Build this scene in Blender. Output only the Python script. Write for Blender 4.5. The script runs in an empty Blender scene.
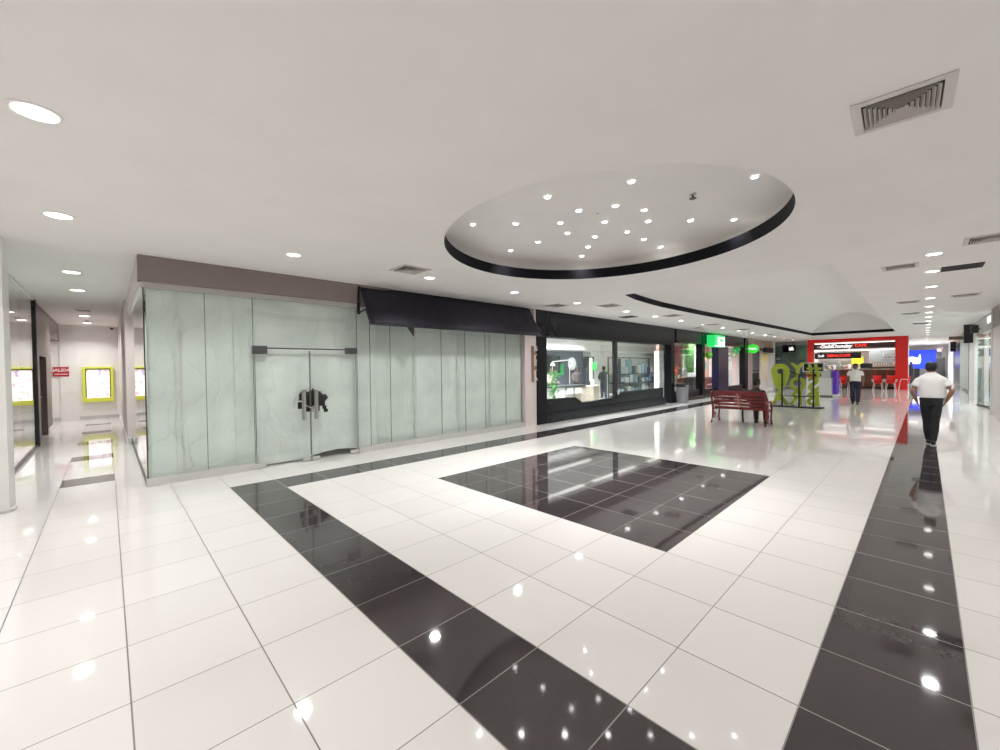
import bpy, bmesh, math, random
from mathutils import Vector, Matrix, noise
random.seed(7)
SC = bpy.context.scene
COL = SC.collection
T = 0.56896            # floor tile
ZC = 3.22              # ceiling
PI = math.pi
V = Vector
ORG = {}

# ------------------------------------------------------------------ materials
MATS = {}
def mat(name, col, rough=.5, metal=0., emit=None, es=0., spec=.5, var=0., scale=6., bump=0., trans=0., coat=0.):
    if name in MATS: return MATS[name]
    m = bpy.data.materials.new(name); m.use_nodes = True
    nt = m.node_tree; b = nt.nodes['Principled BSDF']
    b.inputs['Base Color'].default_value = (*col, 1)
    b.inputs['Roughness'].default_value = rough
    b.inputs['Metallic'].default_value = metal
    b.inputs['Specular IOR Level'].default_value = spec
    b.inputs['Coat Weight'].default_value = coat
    b.inputs['Transmission Weight'].default_value = trans
    if emit:
        b.inputs['Emission Color'].default_value = (*emit, 1); b.inputs['Emission Strength'].default_value = es
    if var or bump:
        tc = nt.nodes.new('ShaderNodeTexCoord'); n = nt.nodes.new('ShaderNodeTexNoise')
        n.inputs['Scale'].default_value = scale; n.inputs['Detail'].default_value = 5
        nt.links.new(tc.outputs['Object'], n.inputs['Vector'])
        if var:
            r = nt.nodes.new('ShaderNodeMapRange')
            r.inputs['From Min'].default_value = .3; r.inputs['From Max'].default_value = .7
            r.inputs['To Min'].default_value = 1 - var; r.inputs['To Max'].default_value = 1 + var
            mx = nt.nodes.new('ShaderNodeVectorMath'); mx.operation = 'SCALE'
            mx.inputs[0].default_value = col
            nt.links.new(n.outputs['Fac'], r.inputs['Value']); nt.links.new(r.outputs[0], mx.inputs['Scale'])
            nt.links.new(mx.outputs[0], b.inputs['Base Color'])
        if bump:
            bp = nt.nodes.new('ShaderNodeBump'); bp.inputs['Strength'].default_value = bump; bp.inputs['Distance'].default_value = .02
            nt.links.new(n.outputs['Fac'], bp.inputs['Height']); nt.links.new(bp.outputs[0], b.inputs['Normal'])
    MATS[name] = m
    return m

def glass_mat(name, tint, ior=1.5, gl=1.0):
    m = bpy.data.materials.new(name); m.use_nodes = True; nt = m.node_tree; nt.nodes.clear()
    o = nt.nodes.new('ShaderNodeOutputMaterial'); mx = nt.nodes.new('ShaderNodeMixShader')
    t = nt.nodes.new('ShaderNodeBsdfTransparent'); g = nt.nodes.new('ShaderNodeBsdfGlossy')
    # Schlick reflectance from the angle to the pane, the same from both faces
    ge = nt.nodes.new('ShaderNodeNewGeometry'); dt = nt.nodes.new('ShaderNodeVectorMath'); dt.operation = 'DOT_PRODUCT'
    nt.links.new(ge.outputs['Normal'], dt.inputs[0]); nt.links.new(ge.outputs['Incoming'], dt.inputs[1])
    def M(op, a, c=None):
        n = nt.nodes.new('ShaderNodeMath'); n.operation = op
        for i, v in enumerate((a, c)):
            if v is None: continue
            if isinstance(v, (int, float)): n.inputs[i].default_value = v
            else: nt.links.new(v, n.inputs[i])
        return n.outputs[0]
    f0 = ((ior - 1) / (ior + 1)) ** 2
    fr = M('ADD', f0, M('MULTIPLY', 1 - f0, M('POWER', M('SUBTRACT', 1, M('ABSOLUTE', dt.outputs['Value'])), 5)))
    t.inputs[0].default_value = (*tint, 1); g.inputs['Roughness'].default_value = .0; g.inputs['Color'].default_value = (gl, gl, gl, 1)
    nt.links.new(fr, mx.inputs[0]); nt.links.new(t.outputs[0], mx.inputs[1]); nt.links.new(g.outputs[0], mx.inputs[2])
    nt.links.new(mx.outputs[0], o.inputs[0]); MATS[name] = m
    return m

WHITE = mat('white_paint', (.78, .77, .75), .55, var=.02, scale=3)
CEIL = mat('ceiling_plaster', (.82, .80, .78), .9, spec=.2, var=.02, scale=1.5)
DOME_M = mat('dome_plaster', (.86, .84, .82), .9, spec=.2, var=.015, scale=2)
RIMB = mat('rim_black', (.007, .0065, .010), .6, spec=.12)
TAUPE = mat('taupe_paint', (.235, .19, .18), .55, var=.03)
PINK = mat('pink_beige_and_lit_taupe', (.72, .63, .62), .5, var=.02)
BROWN = mat('brown_laminate', (.17, .135, .125), .4, var=.04, scale=3)
BROWN2 = mat('dark_brown_door', (.10, .075, .068), .4, var=.05)
BLACK = mat('black_gloss', (.008, .008, .010), .25, spec=.2, var=.1)
BLACKM = mat('black_matte', (.014, .014, .016), .5)
CHAR = mat('charcoal_panel', (.0105, .0105, .016), .2, spec=.25, var=.08)
DKBLUE = mat('navy_panel', (.012, .012, .05), .3)
STEEL = mat('brushed_steel', (.55, .54, .52), .3, .9, var=.05, scale=40)
DSTEEL = mat('dark_steel', (.12, .12, .125), .35, .8)
ALU = mat('aluminium', (.66, .655, .64), .35, .5, var=.03)
CANVAS = mat('awning_canvas', (.022, .020, .032), .55, spec=.3, var=.3, scale=5, bump=.2)
GREY = mat('grey_plastic', (.28, .28, .31), .4, var=.04)
LGREY = mat('light_grey', (.55, .55, .55), .5, var=.03)
RED = mat('red_lacquer', (.42, .022, .018), .3, var=.06)
REDC = mat('cafe_red', (.75, .022, .018), .25, var=.04)
REDG = mat('red_sign', (.5, .02, .035), .35)
BENCH = mat('bench_red_paint', (.20, .014, .015), .35, var=.12, scale=14)
GREENL = mat('lime_green', (.38, .47, .035), .4, var=.08, scale=9)
GREENW = mat('green_wall', (.045, .24, .025), .8, var=.7, scale=14)
GREENB = mat('balloon_green', (.18, .62, .05), .2)
GREENB2 = mat('balloon_pale', (.75, .85, .62), .2)
GREENB3 = mat('balloon_emerald', (.04, .5, .12), .2)
GSIGN = mat('green_lightbox', (.02, .5, .12), .3, emit=(.02, .62, .14), es=.9)
GSIGN2 = mat('green_oval_sign', (.04, .5, .05), .3, emit=(.05, .6, .04), es=.8)
WSIGN = mat('white_lit_face', (.9, .95, .92), .4, emit=(.9, 1, .95), es=1.6)
WLET = mat('white_letters', (.85, .85, .85), .4, emit=(1, 1, 1), es=.8)
WFLAT = mat('white_print', (.82, .80, .78), .5)
RLET = mat('red_lit_letters', (.8, .03, .02), .4, emit=(1, .04, .03), es=1.2)
WOOD = mat('cafe_wood', (.12, .05, .03), .4, var=.25, scale=5)
WOODL = mat('pale_wood', (.46, .40, .33), .45, var=.12, scale=6)
SLATE = mat('slate_wall', (.10, .105, .155), .5, var=.06)
SCREEN = mat('dark_screen', (.006, .006, .008), .12)
BLUEL = mat('blue_screen', (.01, .03, .5), .3, emit=(.02, .05, .95), es=1.1)
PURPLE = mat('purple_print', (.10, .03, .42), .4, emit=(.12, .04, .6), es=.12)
YELLOW = mat('yellow_lit', (.85, .7, .03), .4, emit=(1, .8, .02), es=.8)
LENS = mat('lamp_lens', (1, 1, 1), .4, emit=(1, .98, .95), es=9)
STRIP = mat('strip_light', (1, 1, 1), .4, emit=(1, .98, .95), es=3)
YFRAME = mat('yellow_green_frame', (.60, .64, .07), .35, emit=(.85, .9, .1), es=.12)
SKIN = mat('skin', (.30, .155, .10), .55, var=.06, scale=9)
SKIN2 = mat('skin_dark', (.17, .085, .06), .55, var=.06, scale=9)
HAIR = mat('black_hair', (.012, .010, .010), .5, var=.3, scale=60, bump=.4)
SHIRT = mat('white_cotton', (.80, .79, .785), .85, var=.02, scale=10, bump=.25)
PANTS = mat('black_denim', (.010, .010, .013), .8, var=.2, scale=12, bump=.2)
JEANS = mat('dark_jeans', (.018, .022, .045), .8, var=.25, scale=10, bump=.2)
DKCLOTH = mat('charcoal_cloth', (.03, .032, .045), .85, var=.15)
BRCLOTH = mat('brown_grey_cloth', (.12, .085, .085), .85, var=.15)
BLOUSE = mat('pale_pink_cloth', (.66, .52, .48), .85, var=.05)
SHOE = mat('black_shoe', (.012, .012, .012), .4)
SOLE = mat('white_sole', (.7, .7, .7), .6)
EYE = mat('dark_eye', (.01, .01, .01), .2)
LEAF = mat('leaf_green', (.08, .22, .04), .5, var=.3)
GLASS_A = glass_mat('shop_glass', (.94, .96, .95))
GLASS_C = glass_mat('clear_glass', (.95, .97, .96))
GLASS_R = glass_mat('green_glass', (.89, .94, .93))
GROUT_D = mat('silicone_joint', (.17, .18, .175), .6)

def sheet_mat(name, col):
    m = mat(name, col, .40, var=.13, scale=1.3, bump=.25)
    nt = m.node_tree; b = nt.nodes['Principled BSDF']; L = nt.links.new
    tc = nt.nodes.new('ShaderNodeTexCoord')
    wv = nt.nodes.new('ShaderNodeTexNoise'); wv.inputs['Scale'].default_value = 1.1; wv.inputs['Detail'].default_value = 3
    L(tc.outputs['Object'], wv.inputs['Vector'])
    ad = nt.nodes.new('ShaderNodeVectorMath'); ad.operation = 'MULTIPLY_ADD'; ad.inputs[1].default_value = (.9, .9, .9)
    L(wv.outputs['Color'], ad.inputs[0]); L(tc.outputs['Object'], ad.inputs[2])
    old = b.inputs['Normal'].links[0].from_node; prev = None
    for sc, st, rot in ((.75, .55, .5), (1.7, .35, -.6)):          # long soft creases in two directions
        mp = nt.nodes.new('ShaderNodeMapping'); mp.inputs['Rotation'].default_value = (0, rot, 0); mp.inputs['Scale'].default_value = (1.5, 1, .55)
        vo = nt.nodes.new('ShaderNodeTexVoronoi'); vo.feature = 'DISTANCE_TO_EDGE'; vo.inputs['Scale'].default_value = sc
        L(ad.outputs[0], mp.inputs[0]); L(mp.outputs[0], vo.inputs['Vector'])
        pw = nt.nodes.new('ShaderNodeMath'); pw.operation = 'POWER'; pw.inputs[1].default_value = .45; L(vo.outputs['Distance'], pw.inputs[0])
        bp = nt.nodes.new('ShaderNodeBump'); bp.inputs['Strength'].default_value = st; bp.inputs['Distance'].default_value = .07
        L(pw.outputs[0], bp.inputs['Height'])
        if prev: L(prev.outputs[0], bp.inputs['Normal'])
        prev = bp
    L(prev.outputs[0], old.inputs['Normal'])
    return m
SHEET = [sheet_mat('plastic_sheet_a', (.875, .915, .895)), sheet_mat('plastic_sheet_b', (.89, .925, .91)), sheet_mat('plastic_sheet_c', (.83, .88, .855))]
SHEETW = sheet_mat('plastic_sheet_white', (.80, .80, .79))

# ---- floor shader: tiles, bands, grout
def floor_mat():
    m = bpy.data.materials.new('polished_tiles'); m.use_nodes = True; nt = m.node_tree; b = nt.nodes['Principled BSDF']
    L = nt.links.new
    geo = nt.nodes.new('ShaderNodeNewGeometry'); sx = nt.nodes.new('ShaderNodeSeparateXYZ'); L(geo.outputs['Position'], sx.inputs[0])
    def M(op, a, c=None, d=None):
        n = nt.nodes.new('ShaderNodeMath'); n.operation = op
        for i, v in enumerate((a, c, d)):
            if v is None: continue
            if isinstance(v, (int, float)): n.inputs[i].default_value = v
            else: L(v, n.inputs[i])
        return n.outputs[0]
    u = M('DIVIDE', sx.outputs[0], T); v = M('DIVIDE', sx.outputs[1], T)
    def rng(x, a, c): return M('MULTIPLY', M('GREATER_THAN', x, a), M('LESS_THAN', x, c))
    def box(a, c, d, e): return M('MULTIPLY', rng(u, a, c), rng(v, d, e))
    dark = box(3, 70, 0, 1)
    for bx in ((3, 4, 0, 12), (3, 61, 11, 12), (7, 13, 3, 9), (0, 1, 15, 16), (0, 1, 19, 20), (0, 1, 23, 24), (0, 1, 27, 28), (0, 1, 31, 32)):
        dark = M('MAXIMUM', dark, box(*bx))
    g = .0034 / T
    gu = M('LESS_THAN', M('ABSOLUTE', M('SUBTRACT', M('FRACT', M('ADD', u, .5)), .5)), g)
    gv = M('LESS_THAN', M('ABSOLUTE', M('SUBTRACT', M('FRACT', M('ADD', v, .5)), .5)), g * .8)
    gr = M('MAXIMUM', gu, gv)
    cell = nt.nodes.new('ShaderNodeCombineXYZ'); L(M('FLOOR', u), cell.inputs[0]); L(M('FLOOR', v), cell.inputs[1])
    wn = nt.nodes.new('ShaderNodeTexWhiteNoise'); wn.noise_dimensions = '3D'; L(cell.outputs[0], wn.inputs['Vector'])
    def mix(fac, a, c):
        n = nt.nodes.new('ShaderNodeMix'); n.data_type = 'RGBA'
        for s, v_ in ((0, fac), (6, a), (7, c)):
            if isinstance(v_, tuple): n.inputs[s].default_value = (*v_, 1)
            elif isinstance(v_, (int, float)): n.inputs[s].default_value = v_
            else: L(v_, n.inputs[s])
        return n.outputs[2]
    wt = mix(wn.outputs['Value'], (.715, .695, .68), (.755, .735, .72))
    nz = nt.nodes.new('ShaderNodeTexNoise'); nz.inputs['Scale'].default_value = 40; nz.inputs['Detail'].default_value = 8
    L(geo.outputs['Position'], nz.inputs['Vector'])
    dk = mix(wn.outputs['Value'], (.046, .038, .040), (.066, .055, .057))
    dk = mix(M('MULTIPLY', nz.outputs['Fac'], .5), dk, (.036, .030, .032))
    tile = mix(dark, wt, dk)
    grc = mix(dark, (.17, .16, .155), (.26, .24, .23))
    L(mix(gr, tile, grc), b.inputs['Base Color'])
    # slightly soiled tiles: the gloss varies a little
    n2 = nt.nodes.new('ShaderNodeTexNoise'); n2.inputs['Scale'].default_value = 1.1; n2.inputs['Detail'].default_value = 4
    L(geo.outputs['Position'], n2.inputs['Vector'])
    L(M('ADD', M('MULTIPLY', n2.outputs['Fac'], .035), M('ADD', M('MULTIPLY', gr, .3), .03)), b.inputs['Roughness'])
    b.inputs['Specular IOR Level'].default_value = .55
    return m
FLOOR = floor_mat()

# ------------------------------------------------------------------ mesh helpers
class MB:
    def __init__(s): s.bm = bmesh.new()
    def quad(s, *p):
        return s.bm.faces.new([s.bm.verts.new(q) for q in p])
    def box(s, x0, x1, y0, y1, z0, z1, mtx=None):
        c = [(x, y, z) for z in (z0, z1) for y in (y0, y1) for x in (x0, x1)]
        v = [s.bm.verts.new(mtx @ V(q) if mtx else q) for q in c]
        for f in ((0, 2, 3, 1), (4, 5, 7, 6), (0, 1, 5, 4), (2, 6, 7, 3), (0, 4, 6, 2), (1, 3, 7, 5)): s.bm.faces.new([v[i] for i in f])
        return s
    def prism(s, pts, axis, a, b):
        """closed polygon pts (2-D) extruded along an axis from a to b"""
        def P(p, t): return {'x': (t, p[0], p[1]), 'y': (p[0], t, p[1]), 'z': (p[0], p[1], t)}[axis]
        A = [s.bm.verts.new(P(p, a)) for p in pts]; B = [s.bm.verts.new(P(p, b)) for p in pts]
        n = len(pts); s.bm.faces.new(A); s.bm.faces.new(B[::-1])
        for i in range(n): s.bm.faces.new([A[i], B[i], B[(i + 1) % n], A[(i + 1) % n]])
        return s
    def loft(s, rings, cap=True):
        R = [[s.bm.verts.new(p) for p in r] for r in rings]
        for a, b in zip(R, R[1:]):
            n = len(a)
            for i in range(n): s.bm.faces.new([a[i], a[(i + 1) % n], b[(i + 1) % n], b[i]])
        if cap: s.bm.faces.new(R[0][::-1]); s.bm.faces.new(R[-1])
        return s
    def tube(s, pts, r, n=8):
        pts = [V(p) for p in pts]; rr = r if isinstance(r, (list, tuple)) else [r] * len(pts); rings = []
        for i, p in enumerate(pts):
            d = (pts[min(i + 1, len(pts) - 1)] - pts[max(i - 1, 0)]).normalized()
            a = d.cross(V((0, 0, 1))) if abs(d.z) < .95 else d.cross(V((1, 0, 0)))
            a.normalize(); c = d.cross(a)
            rings.append([p + a * rr[i] * math.cos(2 * PI * k / n) + c * rr[i] * math.sin(2 * PI * k / n) for k in range(n)])
        return s.loft(rings)
    def lathe(s, prof, cx, cy, n=24, cap=True):
        return s.loft([[(cx + r * math.cos(2 * PI * k / n), cy + r * math.sin(2 * PI * k / n), z) for k in range(n)] for r, z in prof], cap)
    def ell(s, c, r, n=14, m=9, rot=None):
        rings = []
        for j in range(m):
            t = PI * (j + .5) / m - PI / 2
            ring = []
            for k in range(n):
                p = V((r[0] * math.cos(t) * math.cos(2 * PI * k / n), r[1] * math.cos(t) * math.sin(2 * PI * k / n), r[2] * math.sin(t) / math.sin(PI * (m - .5) / m - PI / 2)))
                ring.append(V(c) + (rot @ p if rot else p))
            rings.append(ring)
        return s.loft(rings)
    def rings_e(s, L, n=20):
        """stack of horizontal ellipses: (cx, cy, z, rx, ry)"""
        return s.loft([[(cx + rx * math.cos(2 * PI * k / n), cy + ry * math.sin(2 * PI * k / n), z) for k in range(n)] for cx, cy, z, rx, ry in L])
    def build(s, name, m, parent=None, loc=None, smooth=False, bevel=0, local=False):
        bmesh.ops.recalc_face_normals(s.bm, faces=s.bm.faces[:])
        me = bpy.data.meshes.new(name)
        if parent is not None: off = V(ORG[parent.name])
        elif loc is not None: off = V(loc)
        else:
            xs = [v.co for v in s.bm.verts]
            lo = V([min(c[i] for c in xs) for i in range(3)]); hi = V([max(c[i] for c in xs) for i in range(3)])
            off = V(((lo.x + hi.x) / 2, (lo.y + hi.y) / 2, lo.z))
        for v in s.bm.verts: v.co -= off
        if smooth:
            for f in s.bm.faces: f.smooth = True
        s.bm.to_mesh(me); s.bm.free(); me.materials.append(m)
        o = bpy.data.objects.new(name, me); COL.objects.link(o)
        if parent is not None: o.parent = parent; ORG[o.name] = ORG[parent.name]
        else: o.location = off; ORG[o.name] = tuple(off)
        if bevel:
            bv = o.modifiers.new('edge', 'BEVEL'); bv.width = bevel; bv.segments = 2; bv.limit_method = 'ANGLE'
        return o

def tag(o, label, cat, group=None):
    o['label'] = label; o['category'] = cat
    if group: o['group'] = group
    return o
def thing(name, label, cat, loc, group=None, rotz=None):
    o = bpy.data.objects.new(name, None); o.empty_display_size = .1; COL.objects.link(o); o.location = loc
    ORG[o.name] = tuple(loc) if rotz is None else (0, 0, 0)
    if rotz is not None: o.rotation_euler = (0, 0, rotz)
    return tag(o, label, cat, group)
def struct(o, name=None):
    o['kind'] = 'structure'; return o
KIDS = {}
def dup(root, loc, label=None, group=None, rotz=None):
    def cp(o, par):
        c = o.copy(); COL.objects.link(c)
        if par is not None: c.parent = par
        for k in [k for k in bpy.data.objects if k.parent == o]: cp(k, c)
        return c
    r = cp(root, None); r.location = loc
    if rotz is not None: r.rotation_euler = (0, 0, rotz)
    if label: r['label'] = label
    if group: r['group'] = group
    return r
def bx(name, m, x0, x1, y0, y1, z0, z1, parent=None, bevel=0):
    return MB().box(min(x0, x1), max(x0, x1), min(y0, y1), max(y0, y1), min(z0, z1), max(z0, z1)).build(name, m, parent, bevel=bevel)

def lettering(txt, m, parent, pos, xdir, size, name='lettering', depth=.01, bold=0., align='CENTER', ydir=(0, 0, 1), shear=0., sx=1.):
    cu = bpy.data.curves.new('t', 'FONT'); cu.body = txt; cu.size = size; cu.extrude = depth; cu.offset = bold; cu.align_x = align; cu.align_y = 'CENTER'; cu.shear = shear
    cu.resolution_u = 3
    o = bpy.data.objects.new('t', cu); COL.objects.link(o)
    dg = bpy.context.evaluated_depsgraph_get(); dg.update()
    me = bpy.data.meshes.new_from_object(o.evaluated_get(dg))
    bpy.data.objects.remove(o); bpy.data.curves.remove(cu)
    X = V(xdir); Y = V(ydir); Z = X.cross(Y)
    off = V(ORG[parent.name]) if parent is not None else V(pos)
    for v in me.vertices: v.co = V(pos) - off + X * v.co.x * sx + Y * v.co.y + Z * v.co.z
    me.materials.clear(); me.materials.append(m); me.name = name
    r = bpy.data.objects.new(name, me); COL.objects.link(r)
    if parent is not None: r.parent = parent; ORG[r.name] = ORG[parent.name]
    else: r.location = pos; ORG[r.name] = tuple(pos)
    return r

def area(loc, size, power, rot=(0, 0, 0), shape='DISK', sy=None, col=(1, .985, .965), spread=2.3):
    l = bpy.data.lights.new('lamp', 'AREA'); l.shape = shape; l.size = size; l.energy = power; l.color = col; l.spread = spread
    if sy: l.size_y = sy
    o = bpy.data.objects.new('lamp', l); COL.objects.link(o); o.location = loc; o.rotation_euler = rot
    return o

def remeshed(mb, vox, smooth=2):
    """union of overlapping shapes into one continuous skin, as a bmesh"""
    bmesh.ops.recalc_face_normals(mb.bm, faces=mb.bm.faces[:])
    me = bpy.data.meshes.new('r'); mb.bm.to_mesh(me); mb.bm.free()
    o = bpy.data.objects.new('r', me); COL.objects.link(o)
    r = o.modifiers.new('r', 'REMESH'); r.mode = 'VOXEL'; r.voxel_size = vox
    if smooth:
        sm = o.modifiers.new('s', 'SMOOTH'); sm.factor = .5; sm.iterations = smooth
    dg = bpy.context.evaluated_depsgraph_get(); dg.update()
    m2 = bpy.data.meshes.new_from_object(o.evaluated_get(dg))
    bpy.data.objects.remove(o); bpy.data.meshes.remove(me)
    out = MB(); out.bm.from_mesh(m2); bpy.data.meshes.remove(m2)
    return out

# ================================================================== THE SETTING
X0, X1, Y0, Y1 = -7., 56., -7., 21.
struct(MB().box(X0, X1, Y0, Y1, -.2, 0).build('floor', FLOOR))
# ceiling with the round dome opening and the vault opening
DC = (5.1958, 3.1471)
def dp(k, n, d, z):                                  # the dome opening is very slightly oval
    a = 2 * PI * k / n; p, q = (2.151 + d) * math.cos(a), (1.993 + d) * math.sin(a)
    return (DC[0] + .4068 * p + .9135 * q, DC[1] + .9135 * p - .4068 * q, z)
DR = 2.08
VE = [(8.95, 4.86), (9.6, 5.02), (11.2, 5.18), (14.2, 5.15), (18.7, 4.98), (24., 4.80), (29.5, 4.62)]
VN = 1.22
def ve(x):
    for (a, ya), (b, yb) in zip(VE, VE[1:]):
        if a <= x <= b: return ya + (yb - ya) * (x - a) / (b - a)
VX = [8.95 + (29.5 - 8.95) * i / 24 for i in range(25)]
cb = MB(); bm = cb.bm
def loop(pts):
    v = [bm.verts.new((*p, ZC)) for p in pts]
    return [bm.edges.new((v[i], v[(i + 1) % len(v)])) for i in range(len(v))]
E_ = loop([(X0, Y0), (X1, Y0), (X1, Y1), (X0, Y1)])
E_ += loop([dp(k, 96, 0, 0)[:2] for k in range(96)])
E_ += loop([(8.95, VN)] + [(x, ve(x)) for x in VX] + [(29.5, VN)])
bmesh.ops.triangle_fill(bm, edges=E_, use_beauty=True)
ceiling = struct(cb.build('ceiling', CEIL, loc=(0, 0, ZC)))
# dome recess
def ringwall(prof, m, name):
    mb = MB(); n = 96
    mb.loft([[dp(k, n, r - DR, z) for k in range(n)] for r, z in prof], cap=False)
    return mb.build(name, m, ceiling, smooth=True)
ringwall([(DR, ZC + .001), (DR, ZC + .17)], RIMB, 'dome_rim')
mb = MB(); n = 96
mb.loft([[(DC[0] + (dp(k, n, 0, 0)[0] - DC[0]) * r / DR, DC[1] + (dp(k, n, 0, 0)[1] - DC[1]) * r / DR, z) for k in range(n)] for r, z in
         [(DR, ZC + .17), (DR + .36, ZC + .175), (DR + .36, ZC + .30), (DR + .33, ZC + .37), (DR + .25, ZC + .395), (DR + .2, ZC + .4), (.3, ZC + .4), (.02, ZC + .4)]], cap=False)
mb.build('dome_recess', DOME_M, ceiling, smooth=True)
# vault: barrel, rim and end lunettes
def vault_z(x, t):                                   # t 0..1 across
    return ZC + .145 + .98 * math.sin(PI * t) ** .85
mb = MB(); NT = 20
rows = [[(x, VN + (ve(x) - VN) * k / NT, vault_z(x, k / NT)) for k in range(NT + 1)] for x in VX]
R = [[mb.bm.verts.new(p) for p in r] for r in rows]
for a, b in zip(R, R[1:]):
    for k in range(NT): mb.bm.faces.new([a[k], a[k + 1], b[k + 1], b[k]])
vault = mb.build('vault', DOME_M, ceiling, smooth=True)
mb = MB()
for r in (rows[0], rows[-1]):
    x = r[0][0]; mb.bm.faces.new([mb.bm.verts.new(p) for p in [(x, r[0][1], ZC + .145)] + r[1:-1] + [(x, r[-1][1], ZC + .145)]])
mb.build('vault_lunette', DOME_M, ceiling)
mb = MB()
per = [(8.95, VN)] + [(x, ve(x)) for x in VX] + [(29.5, VN)]
for i in range(len(per)):
    a, b = per[i], per[(i + 1) % len(per)]
    mb.quad((*a, ZC + .001), (*b, ZC + .001), (*b, ZC + .15), (*a, ZC + .15))
mb.build('vault_rim', RIMB, ceiling)

# outer shell
struct(bx('wall_back', WHITE, X0, X1, Y0 - .15, Y0, 0, ZC))
struct(bx('wall_west', WHITE, X0 - .15, X0, Y0, Y1, 0, ZC))
struct(bx('wall_east', WHITE, 55.85, X1, -1.3, 8, 0, ZC))
# right side: plain wall up to the pier, shopfronts beyond
struct(bx('wall_right', WHITE, X0, 17.6, -1.75, -1.55, 0, ZC))
# left shop front pier and the corridor
struct(bx('wall_left', WHITE, X0, -.335, 7.55, 7.98, 0, ZC))
struct(MB().prism([(-1.2, 7.50), (-.36, 7.50), (-.30, 7.56), (-.30, 7.72), (-.34, 7.72), (-.34, 7.555), (-1.2, 7.555)], 'z', 0, .03).build('baseboard_left', LGREY))
struct(bx('wall_north', WHITE, -1.6, .9, 20.15, 20.3, 0, ZC))
struct(bx('baseboard_north', LGREY, -1.3, .82, 20.12, 20.15, 0, .11))
struct(bx('wall_corridor', PINK, .82, .95, 12.52, 20.15, 0, ZC))
struct(bx('baseboard_corridor', WHITE, .80, .82, 12.52, 20.12, 0, .12))
struct(bx('wall_lobby', WHITE, -1.5, -1.35, 17.2, 20.15, 0, ZC))
# brown panelled wall of the corridor with a door recess and an overhanging fascia
struct(MB().prism([(13.72, 0), (14.5, 0), (14.5, 2.02), (15.95, 2.02), (15.95, 0), (17.2, 0), (17.2, ZC), (13.72, ZC)], 'x', -.85, -.62).build('wall_brown', BROWN))
struct(bx('wall_overhang', BROWN, -.85, -.62, 17.2, 20.13, 2.66, ZC))
struct(bx('trim_1', WHITE, -.62, -.605, 15.97, 17.2, 0, .15))
d = thing('corridor_door', 'dark brown flush door recessed in the brown corridor wall', 'door', (-.78, 15.2, 0))
bx('door_leaf', BROWN2, -.80, -.75, 14.52, 15.93, .01, 2.0, d)
MB().tube([(-.75, 15.75, 1.0), (-.70, 15.75, 1.0), (-.70, 15.62, 1.0)], .012).build('door_handle', STEEL, d)
# left corridor shop window
struct(bx('wall_shop_interior', LGREY, -2.3, -2.2, 7.98, 13.72, 0, ZC))
struct(bx('wall_shop_side', LGREY, -2.2, -.86, 13.66, 13.72, 0, ZC))
w = thing('shop_window', 'clear frameless shop window along the corridor beside the brown wall', 'window', (-.62, 10.8, 0))
bx('glass_pane', GLASS_C, -.625, -.613, 8.0, 13.58, .05, ZC - .03, w)
bx('floor_channel', DSTEEL, -.65, -.59, 8.0, 13.6, 0, .05, w)
bx('head_channel', ALU, -.65, -.59, 8.0, 13.6, ZC - .03, ZC, w)
bx('end_post', BLACKM, -.68, -.58, 13.58, 13.72, 0, ZC, w)
bx('backing_board', WHITE, -.98, -.95, 8.0, 13.55, .02, ZC - .05, w)
# end wall: flush service door, poster, exit sign
struct(bx('door_1', WHITE, -.62, -.19, 20.115, 20.15, 0, 2.95))
p = thing('framed_poster', 'yellow-green framed lit poster on the white end wall of the corridor', 'poster', (.28, 20.1, .6))
mb = MB()
for q in ((-.10, -.03, .59, 1.80), (.60, .67, .59, 1.80), (-.03, .60, 1.74, 1.80), (-.03, .60, .59, .73)): mb.box(q[0], q[1], 20.03, 20.15, q[2], q[3])
mb.build('frame', YFRAME, p, bevel=.008)
mb = MB()
for q in ((-.03, 0, .73, 1.74), (.57, .60, .73, 1.74), (0, .57, 1.70, 1.74)): mb.box(q[0], q[1], 20.07, 20.14, q[2], q[3])
mb.build('inner_frame', mat('olive_edge', (.12, .11, .03), .4), p)
def poster_mat():
    m = mat('poster_print', (.9, .88, .9), .4, emit=(1, .97, 1), es=.75)
    nt = m.node_tree; b = nt.nodes['Principled BSDF']; tc = nt.nodes.new('ShaderNodeTexCoord')
    vo = nt.nodes.new('ShaderNodeTexNoise'); vo.inputs['Scale'].default_value = 7; vo.inputs['Detail'].default_value = 3
    cr = nt.nodes.new('ShaderNodeValToRGB'); e = cr.color_ramp.elements
    e[0].position = .36; e[0].color = (.45, .32, .62, 1); e[1].position = .52; e[1].color = (.98, .95, .97, 1)
    x = cr.color_ramp.elements.new(.42); x.color = (.92, .75, .5, 1); x = cr.color_ramp.elements.new(.46); x.color = (.9, .72, .85, 1)
    nt.links.new(tc.outputs['Object'], vo.inputs['Vector']); nt.links.new(vo.outputs['Fac'], cr.inputs[0])
    nt.links.new(cr.outputs[0], b.inputs['Base Color']); nt.links.new(cr.outputs[0], b.inputs['Emission Color'])
    return m
bx('print', poster_mat(), 0, .57, 20.09, 20.11, .73, 1.70, p)
p = thing('exit_sign', 'red exit sign with white lettering on the end wall beside the poster', 'sign', (-.59, 20.14, 1.5))
bx('plate', REDG, -.78, -.41, 20.095, 20.115, 1.49, 1.80, p)
lettering('SALIDA', WFLAT, p, (-.59, 20.09, 1.69), (1, 0, 0), .13, bold=.004)
lettering('EMERGENCIA', WFLAT, p, (-.59, 20.09, 1.56), (1, 0, 0), .05, name='small_lettering', bold=.001)

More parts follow.
